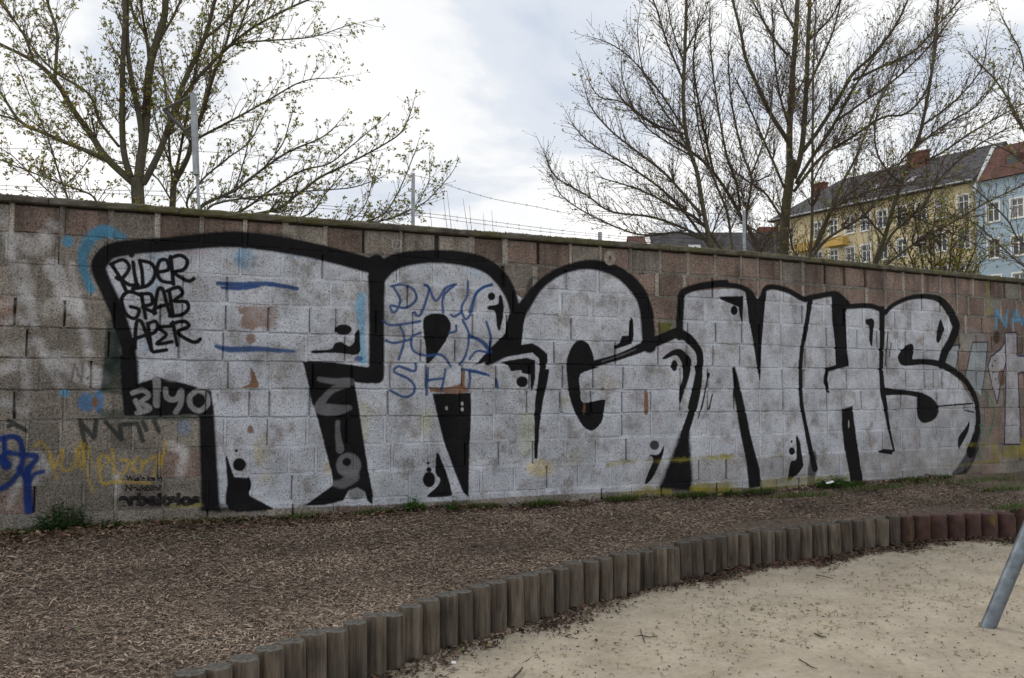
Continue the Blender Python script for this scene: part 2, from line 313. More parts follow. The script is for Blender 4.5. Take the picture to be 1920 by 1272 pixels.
# R
stroke(0, [(706,520),(740,492),(800,482),(862,485),(912,499),(946,532),(964,578),(962,625),(945,658),(915,680)], [34,30,25,27,28,28,22,22,22,14], BLK, 0.96, 0.014)
poly(5, [(275,640),(400,630),(380,700),(365,850),(440,840),(490,868),(545,915),(549,965),(532,1020),(560,1022),(540,1140),(515,1250),(490,1430),(477,1650),(455,1650),(455,1360),(460,1250),(478,1110),(492,1000),(485,945),(440,905),(300,928),(130,965),(40,992),(140,880),(250,770)], BLK, 0.96, 0.006, curve=False)
poly(3, [(1320,840),(1340,800),(1400,780),(1470,790),(1510,840),(1510,900),(1470,990),(1355,1135),(1340,1020),(1325,920)], BLK, 0.96)
poly(4, [(1385,370),(1650,362),(1655,300),(1658,500),(1648,720),(1640,1095),(1600,1060),(1560,960),(1510,830),(1470,720),(1430,560)], BLK, 0.95, 0.008, curve=False)
poly(4, [(1365,325),(1480,330),(1590,300),(1600,190),(1618,200),(1612,320),(1655,355),(1560,372),(1370,355)], RUST, 0.95, 0.004, 0.014, curve=False)
for p in ((1485,470),(1595,440),(1595,480)): ell(4, p, 9, 14, (.4,.4,.4), 0.9, 0.004)
poly(4, [(1410,800),(1430,790),(1450,840),(1490,940),(1522,1060),(1510,1088),(1380,1098),(1350,1085),(1420,1020),(1440,970),(1410,930)], BLK); ell(4, (1362,972), 43, 55, BLK); ell(4, (1362,903), 18, 18, BLK); ell(4, (1357,857), 9, 10, BLK)
ell(5, (155,510), 26, 28, BLK); poly(5, [(205,510),(225,505),(241,580),(236,650),(215,742),(195,735),(180,620),(135,605),(130,580),(200,562)], BLK)
poly(5, [(220,970),(400,940),(460,960),(460,1080),(440,1172),(430,1160),(425,1060),(370,1050),(365,1030),(290,1035),(270,995)], BLK, curve=False); ell(5, (370,1110), 41, 39, BLK)
# G
stroke(5, [(335,650),(400,555),(470,460),(570,372),(700,312),(850,288),(1000,322),(1110,392),(1195,490),(1238,600),(1250,720),(1262,850)], [110,90,70,62,60,70,84,95,105,108,112,120], BLK, 0.95, 0.016)
stroke(5, [(395,560),(430,400),(480,380)], [60,30,20], BLK, 0.6, 0.02)
stroke(5, [(870,985),(1060,930),(1230,860),(1450,765)], [50,48,70,70], BLK, 0.95, 0.008); stroke(5, [(930,968),(1060,925),(1170,880)], 10, (.12,.12,.13), 0.7)
poly(6, [(680,180),(690,100),(735,15),(785,-5),(832,20),(865,90),(880,175),(900,188),(778,235),(780,350),(798,432),(940,410),(951,440),(930,560),(882,618),(840,627),(790,590),(740,500),(700,380),(685,250)], BLK, 0.96)
ell(6, (805,475), 10, 40, RUST, 0.8, rough=0.02)
poly(5, [(1130,655),(1146,670),(1152,780),(1140,842),(1020,882),(1015,860),(1060,830),(1070,788),(1115,785)], BLK, curve=False)
# N
stroke(5, [(1472,790),(1480,600),(1492,495),(1560,455),(1700,425),(1800,415)], [62,62,60,50,50,44], BLK, 0.95, 0.014)
stroke(5, [(1460,765),(1530,800),(1600,880),(1618,960),(1600,1100),(1555,1290)], [64,70,62,58,56,58], BLK, 0.96, 0.006)
stroke(6, [(1605,190),(1612,260),(1585,420),(1540,560),(1512,650)], [58,56,58,60,66], BLK, 0.96, 0.006)
poly(6, [(1480,640),(1545,640),(1555,800),(1565,960),(1560,1050),(1320,1050),(1380,900),(1420,800)], BLK, 0.92, 0.03, 0.02, curve=False)
poly(5, [(1355,940),(1420,890),(1480,880),(1540,930),(1557,980),(1540,1080),(1500,1200),(1480,1262),(1470,1200),(1496,1080),(1490,985),(1450,925),(1370,952)], BLK); ell(5, (1437,995), 23, 39, BLK)
stroke(6, [(1680,230),(1650,370),(1630,460),(1605,540)], [16,14,14,8], BLK); stroke(6, [(1703,375),(1680,475)], 12, BLK)
ell(6, (1297,730), 33, 33, BLK, 0.9, 0.01); poly(6, [(1362,735),(1355,800),(1320,890),(1270,980),(1230,997),(1268,890),(1290,830),(1265,800),(1325,795)], BLK)
stroke(7, [(-10,248),(100,238),(220,252),(280,292),(312,345),(342,320),(365,262),(420,252),(500,272),(590,322),(640,314),(760,290),(800,300),(858,352)], [34,30,34,40,50,40,34,34,34,36,36,30,36,40], BLK, 0.95, 0.013)
poly(7, [(245,265),(300,320),(340,320),(372,280),(360,400),(345,560),(335,805),(320,760),(295,600),(268,450)], BLK, 0.96, 0.006, curve=False)
poly(8, [(165,160),(185,152),(240,380),(280,580),(330,760),(342,870),(268,880),(250,720),(210,520),(180,330)], BLK, 0.95, 0.010, curve=False)
stroke(7, [(632,335),(610,480),(585,620),(575,760),(580,930),(602,1060),(640,1250),(660,1330)], [44,36,34,36,34,34,40,50], BLK, 0.96, 0.007)
stroke(8, [(650,680),(645,760),(635,860)], [50,70,60], BLK, 0.85, 0.02)
poly(7, [(90,308),(235,304),(230,472),(215,430),(205,370),(100,325)], BLK, curve=False); ell(7, (180,390), 20, 28, BLK)
ell(8, (522,600), 5, 9, BLK); ell(8, (523,657), 18, 24, BLK); poly(8, [(548,580),(560,573),(575,620),(588,720),(590,745),(560,790),(510,832),(498,825),(515,722),(550,700)], BLK)
# H
poly(7, [(758,296),(800,292),(866,350),(845,400),(850,560),(862,722),(742,755),(736,800),(747,882),(737,882),(710,820),(712,790),(725,732),(786,715),(780,600),(764,450)], BLK, 0.96, 0.008, curve=False)
stroke(7, [(855,368),(980,362),(1060,388),(1085,402)], 32, BLK, 0.95, 0.012)
stroke(7, [(1062,390),(1060,560),(1055,720),(1066,870),(1082,970),(1102,1090),(1132,1225)], [52,44,38,46,36,24,18], BLK, 0.96, 0.007)
poly(8, [(820,405),(885,386),(895,480),(915,620),(940,780),(952,880),(880,880),(860,760),(830,600),(820,500)], BLK, 0.95, 0.012, 0.012, 0.0, curve=False); ell(8, (862,495), 5, 26, (.35,.34,.3), 0.8, 0.004)
poly(8, [(1038,657),(1070,644),(1132,648),(1120,678),(1045,667)], BLK, curve=False)
poly(7, [(963,447),(1000,438),(1016,460),(1006,530),(1001,602),(985,570),(985,490),(968,472)], BLK)
# S
stroke(7, [(1080,402),(1130,357),(1220,317),(1320,307),(1400,324),(1455,380),(1492,450),(1503,495),(1470,580),(1432,650),(1412,710)], [34,28,28,32,44,66,74,70,64,66,62], BLK, 0.96, 0.012)
stroke(7, [(1225,700),(1330,697),(1420,716),(1500,760),(1560,812),(1605,885),(1628,960),(1634,1050),(1622,1130),(1590,1230)], [36,36,42,42,40,42,44,46,52,80], BLK, 0.96, 0.008)
stroke(8, [(1632,520),(1610,640),(1550,750),(1490,800)], [54,80,90,40], BLK, 0.85, 0.025, 0.02)
poly(7, [(1155,672),(1175,630),(1210,597),(1240,590),(1251,620),(1246,690),(1330,690),(1240,717),(1180,717)], BLK)
stroke(7, [(1072,872),(1130,877),(1220,882),(1300,898)], [50,36,30,34], BLK); poly(7, [(1275,888),(1340,900),(1388,945),(1398,990),(1372,1040),(1312,1062),(1276,1032),(1268,970)], BLK, 0.96, 0.01)
stroke(7, [(1390,962),(1600,945)], 10, BLK); stroke(7, [(1550,955),(1553,985),(1612,998)], 8, BLK, curve=False)
poly(7, [(1410,440),(1425,480),(1431,510),(1402,580),(1384,570),(1390,510)], BLK); poly(7, [(1582,1050),(1575,1110),(1530,1200),(1520,1217),(1515,1150),(1560,1090)], BLK)
stroke(7, [(1095,520),(1088,620),(1078,720)], 10, BLK); stroke(7, [(1115,585),(1105,660)], 7, BLK)
# black tag of three words
for pts in ([(775,585),(860,552),(905,610),(850,690),(815,680)], [(785,590),(840,680),(880,765)], [(850,690),(905,728),(965,728)], [(932,570),(942,650),(957,725)], [(978,560),(995,640),(1000,735)], [(978,558),(1060,580),(1087,650),(1040,730),(930,757)],
            [(1110,640),(1180,620),(1168,558),(1120,560),(1100,630),(1130,700),(1215,715)], [(1195,530),(1205,620),(1215,725)], [(1190,545),(1260,522),(1312,560),(1290,620),(1222,642),(1290,690),(1330,702),(1358,685)],
            [(985,800),(900,778),(852,830),(880,930),(945,965),(975,905),(915,882)], [(990,790),(1005,880),(1020,962)], [(985,795),(1055,795),(1065,860),(1000,885),(1090,925)], [(1080,930),(1105,770),(1140,762),(1165,850),(1195,945)], [(1080,895),(1185,862)], [(1185,770),(1200,860),(1212,950)], [(1170,772),(1250,745),(1278,790),(1222,842),(1305,850),(1318,900),(1270,940),(1190,948)],
            [(945,1175),(955,1000),(990,988),(1030,1090),(1060,1185)], [(930,1112),(1040,1075)], [(1035,1000),(1048,1090),(1062,1190)], [(1035,1003),(1085,985),(1105,1020),(1085,1060),(1050,1075)], [(1195,1020),(1112,1030),(1165,1080),(1100,1142),(1205,1128)], [(1212,992),(1225,1070),(1242,1152)], [(1200,1002),(1290,985),(1322,1020),(1245,1062),(1330,1122),(1375,1130),(1402,1110)], [(1075,1200),(1165,1186)]):
    stroke(1, pts, 27, BLK, 0.97, 0.0045, 0.003)
ell(1, (922,520), 20, 20, BLK)
# blue bars and blue handwriting
stroke(0, [(408,532),(450,534),(500,533),(556,542)], [7,9,9,8], BLU, 0.95, 0.008); stroke(0, [(416,540),(450,541),(485,537)], [5,8,6], BLU, 0.95, 0.008)
stroke(0, [(405,650),(430,656),(480,655),(551,660)], [7,11,11,6], BLU, 0.92, 0.010)
for crop, pts in ((3,[(1110,590),(1160,680),(1140,750),(1110,772),(1095,725),(1200,740),(1272,680),(1250,610),(1170,577),(1100,590)]), (3,[(1262,770),(1275,795),(1310,775),(1362,610),(1330,580)]), (3,[(1335,580),(1362,600),(1410,692),(1480,602),(1552,575)]), (3,[(1540,582),(1462,660),(1462,772)]),
            (3,[(1635,555),(1632,650),(1590,740),(1618,820),(1660,770),(1690,650),(1740,600),(1800,578)]), (3,[(1518,790),(1540,802),(1592,770)]), (3,[(1040,830),(1090,862),(1200,852),(1300,835)]), (3,[(1160,870),(1190,960),(1150,1102)]), (3,[(1302,915),(1240,950),(1252,1040),(1340,1075),(1440,1068),(1490,1110),(1512,1152)]), (3,[(1060,970),(1120,987),(1240,960)]),
            (3,[(1598,825),(1642,930),(1622,1060),(1578,1142)]), (3,[(1640,940),(1740,975),(1800,1050)]), (3,[(1505,915),(1550,905),(1552,865)]), (5,[(0,780),(80,830),(140,900)]), (5,[(118,690),(150,800),(142,885)]), (5,[(0,950),(50,895),(130,905)]), (5,[(0,620),(40,500),(90,450),(160,428)]),
            (3,[(1270,1132),(1258,1185),(1150,1152),(1118,1190),(1220,1240),(1262,1300),(1240,1350),(1180,1365),(1090,1320)]), (4,[(1355,190),(1350,280),(1345,375)]), (4,[(1477,200),(1465,270),(1450,345)]), (4,[(1355,275),(1465,262)]), (4,[(1600,200),(1690,212),(1780,240)]), (4,[(1645,210),(1650,270),(1638,335)]), (5,[(188,1090),(200,1150)]), (5,[(0,1035),(110,1055)])):
    stroke(crop, pts, 19, BLU, 0.92, 0.007, 0.004)
ell(4, (870,125), 32, 20, BLU, 0.85, 0.01)
# tags to the left
for pts, w in (([(-40,700),(60,672),(140,700),(152,860),(90,980),(0,1040)],40), ([(40,780),(150,800),(255,812),(205,890),(180,950)],40), ([(190,900),(190,1000),(200,1185)],[45,55,62]), ([(185,980),(130,890)],34), ([(205,985),(240,935),(300,918)],34), ([(10,830),(45,870)],70), ([(30,700),(30,880)],36)):
    stroke(2, pts, w, (0.012,0.032,0.15), 0.93, 0.012)
for pts in ([(250,740),(290,710),(350,800),(400,970)], [(345,800),(372,890),(440,760),(430,900),(520,885),(540,740),(572,900),(592,720)], [(560,700),(600,880),(650,1060)], [(620,740),(640,880)], [(668,880),(720,800),(762,840),(700,900),(725,1000),(850,968)], [(785,760),(800,930)], [(840,830),(905,850),(860,930),(840,930)], [(960,820),(925,880),(975,925),(1000,860),(960,820)], [(1010,860),(1100,808),(1075,945)], [(1132,790),(1120,890)], [(1162,700),(1135,860)], [(725,1000),(900,992),(1050,998)], [(690,830),(690,920)]):
    stroke(2, pts, 19, YEL, 0.68, 0.010, 0.012, 0.4)
# tags to the right
for pts in ([(1740,500),(1745,390),(1800,485),(1812,390)], [(1835,480),(1862,390),(1895,470)], [(1842,448),(1890,448)], [(1895,470),(1930,380)]): stroke(7, pts, 22, LBL, 0.85, 0.012, curve=False)
PUR = (0.03, 0.022, 0.06); PAL = (0.30, 0.36, 0.40)
poly(7, [(1455,650),(1490,600),(1525,595),(1500,735),(1445,700)], PAL, 0.75, 0.01, curve=False); poly(7, [(1600,580),(1690,580),(1680,740),(1650,900),(1605,850),(1560,780)], PAL, 0.75, 0.012, curve=False); poly(7, [(1530,480),(1640,520),(1680,560),(1560,640)], (.3,.3,.31), 0.5, 0.03, 0.02, 0.7)
for pts in ([(1490,600),(1525,595),(1500,735)], [(1555,790),(1600,580),(1690,580),(1680,740),(1655,880)]): stroke(7, pts, 9, (0.03,0.04,0.06), 0.9, 0.005, curve=False)
P4 = [(1795,522),(1866,522),(1868,660),(1960,665),(1960,755),(1872,765),(1892,1188),(1790,1190),(1802,760)]
P5 = [(1692,722),(1712,665),(1770,620),(1797,575),(1800,700),(1772,800),(1747,945),(1722,850)]
for P in (P4, P5): poly(7, P, (.36,.36,.39), 0.9, 0.008, curve=False); stroke(7, P + P[:1], 11, PUR, 0.9, 0.005, curve=False)
for p in ((1735,690),(1720,720),(1728,760),(1740,800)): ell(7, p, 5, 6, PUR)
ell(7, (1745,550), 18, 40, (0.05,0.03,0.02), 0.8, 0.015); ell(7, (1775,790), 22, 50, (0.10,0.05,0.03), 0.8, 0.015)
stroke(7, [(1665,860),(1718,940),(1730,1020),(1692,1152)], 9, (0.02,0.16,0.06), 0.85); stroke(8, [(1640,500),(1668,520),(1650,550)], 8, (0.02,0.16,0.06), 0.8); stroke(8, [(1630,660),(1650,700)], 10, (0.02,0.16,0.06), 0.8)
for crop, pts, w in ((6,[(970,868),(1080,850),(1300,842),(1600,825),(1800,815)],[36,24,28,24,40]), (6,[(1080,1078),(1240,1050),(1400,1065)],[40,60,50]), (6,[(1600,1030),(1800,1025)],60), (8,[(-60,885),(200,880)],60), (8,[(360,855),(560,842),(860,815)],[60,60,30]), (8,[(40,692),(170,690)],30), (8,[(400,690),(470,680)],20), (7,[(1560,1192),(1680,1188)],20), (8,[(1500,745),(1640,725),(1755,712)],[10,14,26]), (7,[(1790,1230),(1930,1235)],70), (7,[(1725,1200),(1740,1250)],50), (7,[(1690,230),(1700,400)],[30,50]), (7,[(1900,1180),(1920,1250)],60), (2,[(1160,1155),(1400,1150)],30)):
    stroke(crop, pts, w, OLV, 0.7, 0.02, 0.03, 0.8)
# stencilled words, from the outlines of the built-in typeface
def words(txt, crop, x0, y0, x1, h, col, fat=0.0, alpha=0.9, soft=0.005):
    cu = bpy.data.curves.new("t", 'FONT'); cu.body = txt; cu.offset = fat; ob = bpy.data.objects.new("t", cu); COL.objects.link(ob)
    dg = bpy.context.evaluated_depsgraph_get(); me = ob.evaluated_get(dg).to_mesh(); me.calc_loop_triangles()
    V = np.array([v.co[:2] for v in me.vertices]); lo = V[:, 0].min(); wd = V[:, 0].max() - lo
    ua, za, k = to_uv(crop, [(x0, y0)])[0]; ub, zb, _ = to_uv(crop, [(x1, y0)])[0]; hh = h / CROPS[crop][2] * k / 0.7
    q = [(ua + (x - lo) / wd * (ub - ua), za + (zb - za) * (x - lo) / wd + y * hh) for x, y in V]
    for t in me.loop_triangles: poly(0, None, col, alpha, soft * 0.5, 0.002, curve=False, uv=[q[i] for i in t.vertices])
    ob.evaluated_get(dg).to_mesh_clear(); bpy.data.objects.remove(ob); bpy.data.curves.remove(cu)
words("Was'n los in", 2, 880, 982, 1135, 36, BLK, 0.035, 0.95)
words("Neukölln?", 2, 878, 1050, 1130, 40, BLK, 0.035, 0.95)
words("arbeitslos", 2, 830, 1150, 1400, 82, BLK, 0.06, 0.9, 0.012)
stroke(2, [(840,1150),(1100,1150),(1390,1130)], 40, BLK, 0.3, 0.04, 0.03, 0.8)
stroke(3, [(1105,270),(1135,262),(1165,275),(1160,315),(1130,325),(1108,315),(1105,270)], 6, (.5,.5,.5), 0.8, 0.004); stroke(3, [(1130,320),(1132,285),(1145,285)], 5, (.5,.5,.5), 0.8, 0.004)
PAINT = bpy.data.images.new("wall_paint", CW, CHH, alpha=True, float_buffer=False)
PAINT.colorspace_settings.name = 'Non-Color'; PAINT.alpha_mode = 'CHANNEL_PACKED'
buf = np.empty((CHH, CW, 4), np.float32); buf[..., :3] = np.sqrt(np.clip(cvC, 0, 1)); buf[..., 3] = cvA
PAINT.pixels.foreach_set(buf.ravel()); PAINT.update(); PAINT.pack()
# ---------------------------------------------------------------- wall material: bare block colour, sprayed paint on top, pits that the paint never reached, their inner shade coloured in
def wall_material(name, pit=1.0, gain=1.0):
    m = NT(name, 0.82, 0.15); P = m.pos()
    def dot(v, o):
        s_ = m.n('ShaderNodeVectorMath', operation='SUBTRACT'); m.put(s_.inputs[0], P); s_.inputs[1].default_value = o
        d_ = m.n('ShaderNodeVectorMath', operation='DOT_PRODUCT'); m.t.links.new(s_.outputs[0], d_.inputs[0]); d_.inputs[1].default_value = v; return d_.outputs['Value']
    ua = dot(DA, A0); ub = dot(DB, BEND); side = m.math('GREATER_THAN', ub, 0.0)
    u = m.math('ADD', m.math('MULTIPLY', m.math('ADD', ub, LA), side), m.math('MULTIPLY', ua, m.math('SUBTRACT', 1.0, side)))
    sp = m.n('ShaderNodeSeparateXYZ'); m.put(sp.inputs[0], P)
    cb = m.n('ShaderNodeCombineXYZ'); m.put(cb.inputs[0], m.math('DIVIDE', u, CW * TX)); m.put(cb.inputs[1], m.math('DIVIDE', m.math('SUBTRACT', sp.outputs[2], V0), CHH * TX))
    im = m.n('ShaderNodeTexImage', image=PAINT, extension='CLIP', interpolation='Cubic'); m.put(im.inputs[0], cb.outputs[0])
    paint = m.mix(1.0, im.outputs[0], im.outputs[0], 'MULTIPLY')
    if gain != 1.0: paint = m.mix(1.0, paint, (gain, gain, gain), 'MULTIPLY')
    fine = m.noise(P, 105, 4, 0.7); mid = m.noise(P, 42, 4, 0.6); big = m.noise(P, 3.2, 5, 0.6)
    streak = m.noise(P, 7.0, 4, 0.6, (1.0, 1.0, 0.12))
    bare = m.mix(1.0, m.tint(), m.ramp(fine, [(0.30, 0.35), (0.5, 1.0), (0.70, 1.6)]), 'MULTIPLY')
    bare = m.mix(1.0, bare, m.ramp(mid, [(0.28, 0.72), (0.7, 1.2)]), 'MULTIPLY')
    bare = m.mix(1.0, bare, m.ramp(big, [(0.3, 0.68), (0.68, 1.2)]), 'MULTIPLY')
    dirt = m.math('MULTIPLY', m.ramp(streak, [(0.48, 0.0), (0.68, 1.0)]), m.ramp(sp.outputs[2], [(2.35, 0.0), (3.1, 0.8)]) if False else m.math('MULTIPLY', m.math('SUBTRACT', sp.outputs[2], 2.2, True), 0.75))
    bare = m.mix(dirt, bare, (0.045, 0.038, 0.032))
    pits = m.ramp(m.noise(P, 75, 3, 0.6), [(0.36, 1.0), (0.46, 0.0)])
    lum = m.n('ShaderNodeRGBToBW'); m.put(lum.inputs[0], paint); wear = m.math('SUBTRACT', 1.0, m.math('MULTIPLY', m.math('MULTIPLY', lum.outputs[0], 2.2, True), m.math('MULTIPLY', m.ramp(m.noise(P, 4.5, 6, 0.68), [(0.36, 0.62), (0.50, 0.0)]), 1.0)))
    pcol = m.mix(1.0, paint, m.ramp(fine, [(0.3, 0.66), (0.5, 1.0), (0.7, 1.25)]), 'MULTIPLY')
    pcol = m.mix(1.0, pcol, m.ramp(big, [(0.32, 0.70), (0.62, 1.12)]), 'MULTIPLY')
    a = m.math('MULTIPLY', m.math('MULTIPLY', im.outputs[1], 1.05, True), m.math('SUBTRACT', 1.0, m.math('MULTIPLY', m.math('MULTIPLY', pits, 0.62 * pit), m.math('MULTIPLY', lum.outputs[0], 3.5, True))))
    a = m.math('MULTIPLY', a, wear)
    bare = m.mix(m.math('MULTIPLY', pits, 0.6), bare, (0.03, 0.027, 0.024))  # shade inside the pits painted in as a near-black colour
    col = m.mix(a, bare, pcol)
    m.put(m.b.inputs['Specular IOR Level'], m.math('ADD', 0.04, m.math('MULTIPLY', lum.outputs[0], 0.35)))
    m.put(m.b.inputs['Roughness'], m.math('SUBTRACT', 0.9, m.math('MULTIPLY', a, 0.22)))
    h = m.math('ADD', m.math('MULTIPLY', fine, 0.6), mid); h = m.math('SUBTRACT', h, m.math('MULTIPLY', pits, 0.35))
    m.bump(h, 0.75, 0.008)
    return m.base(col)
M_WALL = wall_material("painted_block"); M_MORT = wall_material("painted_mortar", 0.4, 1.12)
wall = empty("block_wall", wall_pt(9.0, Z_GND), "long weathered hollow-block wall covered in silver and black graffiti letters under a concrete coping", "wall")
def block_mesh(mb, u0, u1, z0, z1, dep, col, rng):
    """one hollow block: uneven front with worn arris, about 50 triangles"""
    w = u1 - u0; h = z1 - z0; nx, nz = 4, 3; front = []; ring = []
    for j in range(nz):
        for i in range(nx):
            e = 0.007 + 0.006 * rng.random(); fu = i / (nx - 1); fz = j / (nz - 1)
            uu = u0 + e + (w - 2 * e) * fu + (rng.random() - .5) * 0.006; zz = z0 + e + (h - 2 * e) * fz + (rng.random() - .5) * 0.006
            front.append(wall_pt(uu, zz, dep + (rng.random() - .5) * 0.004))
    per = [(i, 0) for i in range(nx)] + [(nx - 1, j) for j in range(1, nz)] + [(i, nz - 1) for i in range(nx - 2, -1, -1)] + [(0, j) for j in range(nz - 2, 0, -1)]
    chip = rng.random() < 0.4; ck = rng.randrange(len(per))
    for k, (i, j) in enumerate(per):
        uu = u0 + w * i / (nx - 1); zz = z0 + h * j / (nz - 1); d = dep - 0.007 - 0.006 * rng.random()
        if chip and k == ck: d -= 0.03
        ring.append((uu + rng.uniform(-.0035, .0035), zz + rng.uniform(-.0035, .0035), d))
    vs = front + [wall_pt(*r) for r in ring] + [wall_pt(a, b, -0.06) for a, b, _ in ring]; F = nx * nz; n = len(per)
    fs = [(j * nx + i, j * nx + i + 1, (j + 1) * nx + i + 1, (j + 1) * nx + i) for j in range(nz - 1) for i in range(nx - 1)]
    pid = [j * nx + i for i, j in per]
    for k in range(n):
        k2 = (k + 1) % n; fs.append((pid[k], F + k, F + k2, pid[k2])); fs.append((F + k, F + n + k, F + n + k2, F + k2))
    mb.add(vs, fs, col)
def wob(u, c): return 0.0045 * math.sin(1.3 * u + 2.1 * c) + 0.003 * math.sin(4.3 * u + 1.7 * c * c) if 0 < c < 10 else 0.0
rb = random.Random(11); blocks = []; mort = MB(); MCOL = (0.20, 0.185, 0.165)
def px_of(p):
    d = p - EYEV; c = d.dot(FWD); return 960 + FPX * d.x / c, 636 - FPX * d.dot(UPV) / c, c
for c in range(11):
    zt = Z_TOP - c * CH; zb = zt - CH if c < 10 else Z_GND - 0.12
    u = -rb.random() * 0.36 - (0.18 if c % 2 else 0.0); first = True
    open_row = c in (3, 4, 5, 6)
    while u < LW:
        L = rb.choice((0.355, 0.365, 0.365, 0.375, 0.36)); 
        if rb.random() < 0.07: L = rb.choice((0.18, 0.24))
        u0, u1 = max(u, 0.0), min(u + L, LW)
        if u0 < LA < u1: u1 = LA if LA - u0 > 0.1 else u1
        if u0 < LA - 0.1 and u1 > LA: u1 = LA
        nxt = u1 + 0.0
        if u1 - u0 > 0.06:
            um = 0.5 * (u0 + u1); wide = c < 3 and (um > 7.2 or c == 0)
            gap = (0.011 if rb.random() < 0.6 else 0.017) if open_row else (rb.choice((.03, .038, .02, .05)) if wide else 0.012); x, y, dd = px_of(wall_pt(um, zt))
            red = 0.02 + 0.88 * min(1, max(0, (um - 6.0) / 3.5)) if c < 3 else 0.10 + 0.4 * min(1, max(0, (um - 8.0) / 4))
            if c == 0: red = max(red, 0.35)
            t = rb.random(); k = 0.75 + 0.5 * rb.random()
            colr = (0.212, 0.16, 0.137) if t < red else ((0.215, 0.193, 0.168) if t < 0.95 else (0.235, 0.22, 0.2))
            colr = tuple(q * k for q in colr)
            bed = 0.009 if open_row else (0.024 if wide else 0.009)
            wz = wob(um, c); blocks.append((u0 + gap / 2 + rb.uniform(-.002, .002), u1 - gap / 2 + rb.uniform(-.002, .002), zb + bed * 0.5 + wob(um, c + 1), zt - bed * 0.5 + (wz if c else 0), (rb.random() - .5) * 0.006, colr, x, y, dd))
            filled = (rb.random() < (0.30 if open_row else 0.85))
            if filled:
                kk = 0.8 + 0.5 * rb.random(); d = rb.uniform(-0.008, 0.0) if open_row else rb.uniform(-0.005, 0.004)
                a, b = u1 - gap / 2 - 0.004, u1 + gap / 2 + 0.004
                vs = [wall_pt(a, zb, d), wall_pt(b, zb, d), wall_pt(b, zt, d), wall_pt(a, zt, d), wall_pt(a, zb, -0.05), wall_pt(b, zb, -0.05), wall_pt(b, zt, -0.05), wall_pt(a, zt, -0.05)]
                mort.add(vs, ((0,1,2,3),(0,4,5,1),(1,5,6,2),(2,6,7,3),(3,7,4,0)), tuple(q * kk * (1.45 if wide else 1) for q in MCOL))
        u = nxt
    # bed joint under this course
    if c < 10:
        n = 260; vs = []; fs = []; lv = 0.0
        for i in range(n + 1):
            uu = LW * i / n; lv = 0.6 * lv + 0.4 * rb.uniform(-1, 1); d = (-0.012 + 0.014 * lv) if open_row else (-0.002 + 0.009 * lv) if c > 6 else (-0.004 + 0.008 * lv); wz = wob(uu, c + 1)
            for zz, dd in ((zb - 0.016 + wz, d), (zb + 0.016 + wz, d), (zb - 0.016 + wz, -0.05), (zb + 0.016 + wz, -0.05)): vs.append(wall_pt(uu, zz, dd))
        for i in range(n):
            b = 4 * i; fs += [(b, b + 4, b + 5, b + 1), (b + 1, b + 5, b + 7, b + 3), (b + 2, b + 6, b + 4, b)]
        mort.add(vs, fs, MCOL)
seen = sorted([b for b in blocks if -40 < b[6] < 1960], key=lambda b: b[8])
single = set(id(b) for b in seen[:298]); rest = MB(); rr = random.Random(5)
for b in blocks:
    if id(b) in single:
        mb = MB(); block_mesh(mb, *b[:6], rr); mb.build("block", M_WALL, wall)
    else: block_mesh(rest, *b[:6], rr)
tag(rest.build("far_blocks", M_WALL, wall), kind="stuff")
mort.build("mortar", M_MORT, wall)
core = MB(); TH = 0.24
for a, b, n_ in ((0.0, LA, NA), (LA, LW, NB)):
    p, q = wall_pt(a + 1e-4 if a else a, 0), wall_pt(b, 0)
    vs = [v + n_ * o + Vector((0, 0, z)) for z in (0.2, Z_TOP) for v in (p, q) for o in (-0.03, -TH)]
    core.add(vs, ((0,2,6,4),(1,5,7,3),(4,6,7,5),(0,4,5,1),(2,3,7,6)), (0.05, 0.045, 0.04))
core.build("wall_core", M_WALL, wall)
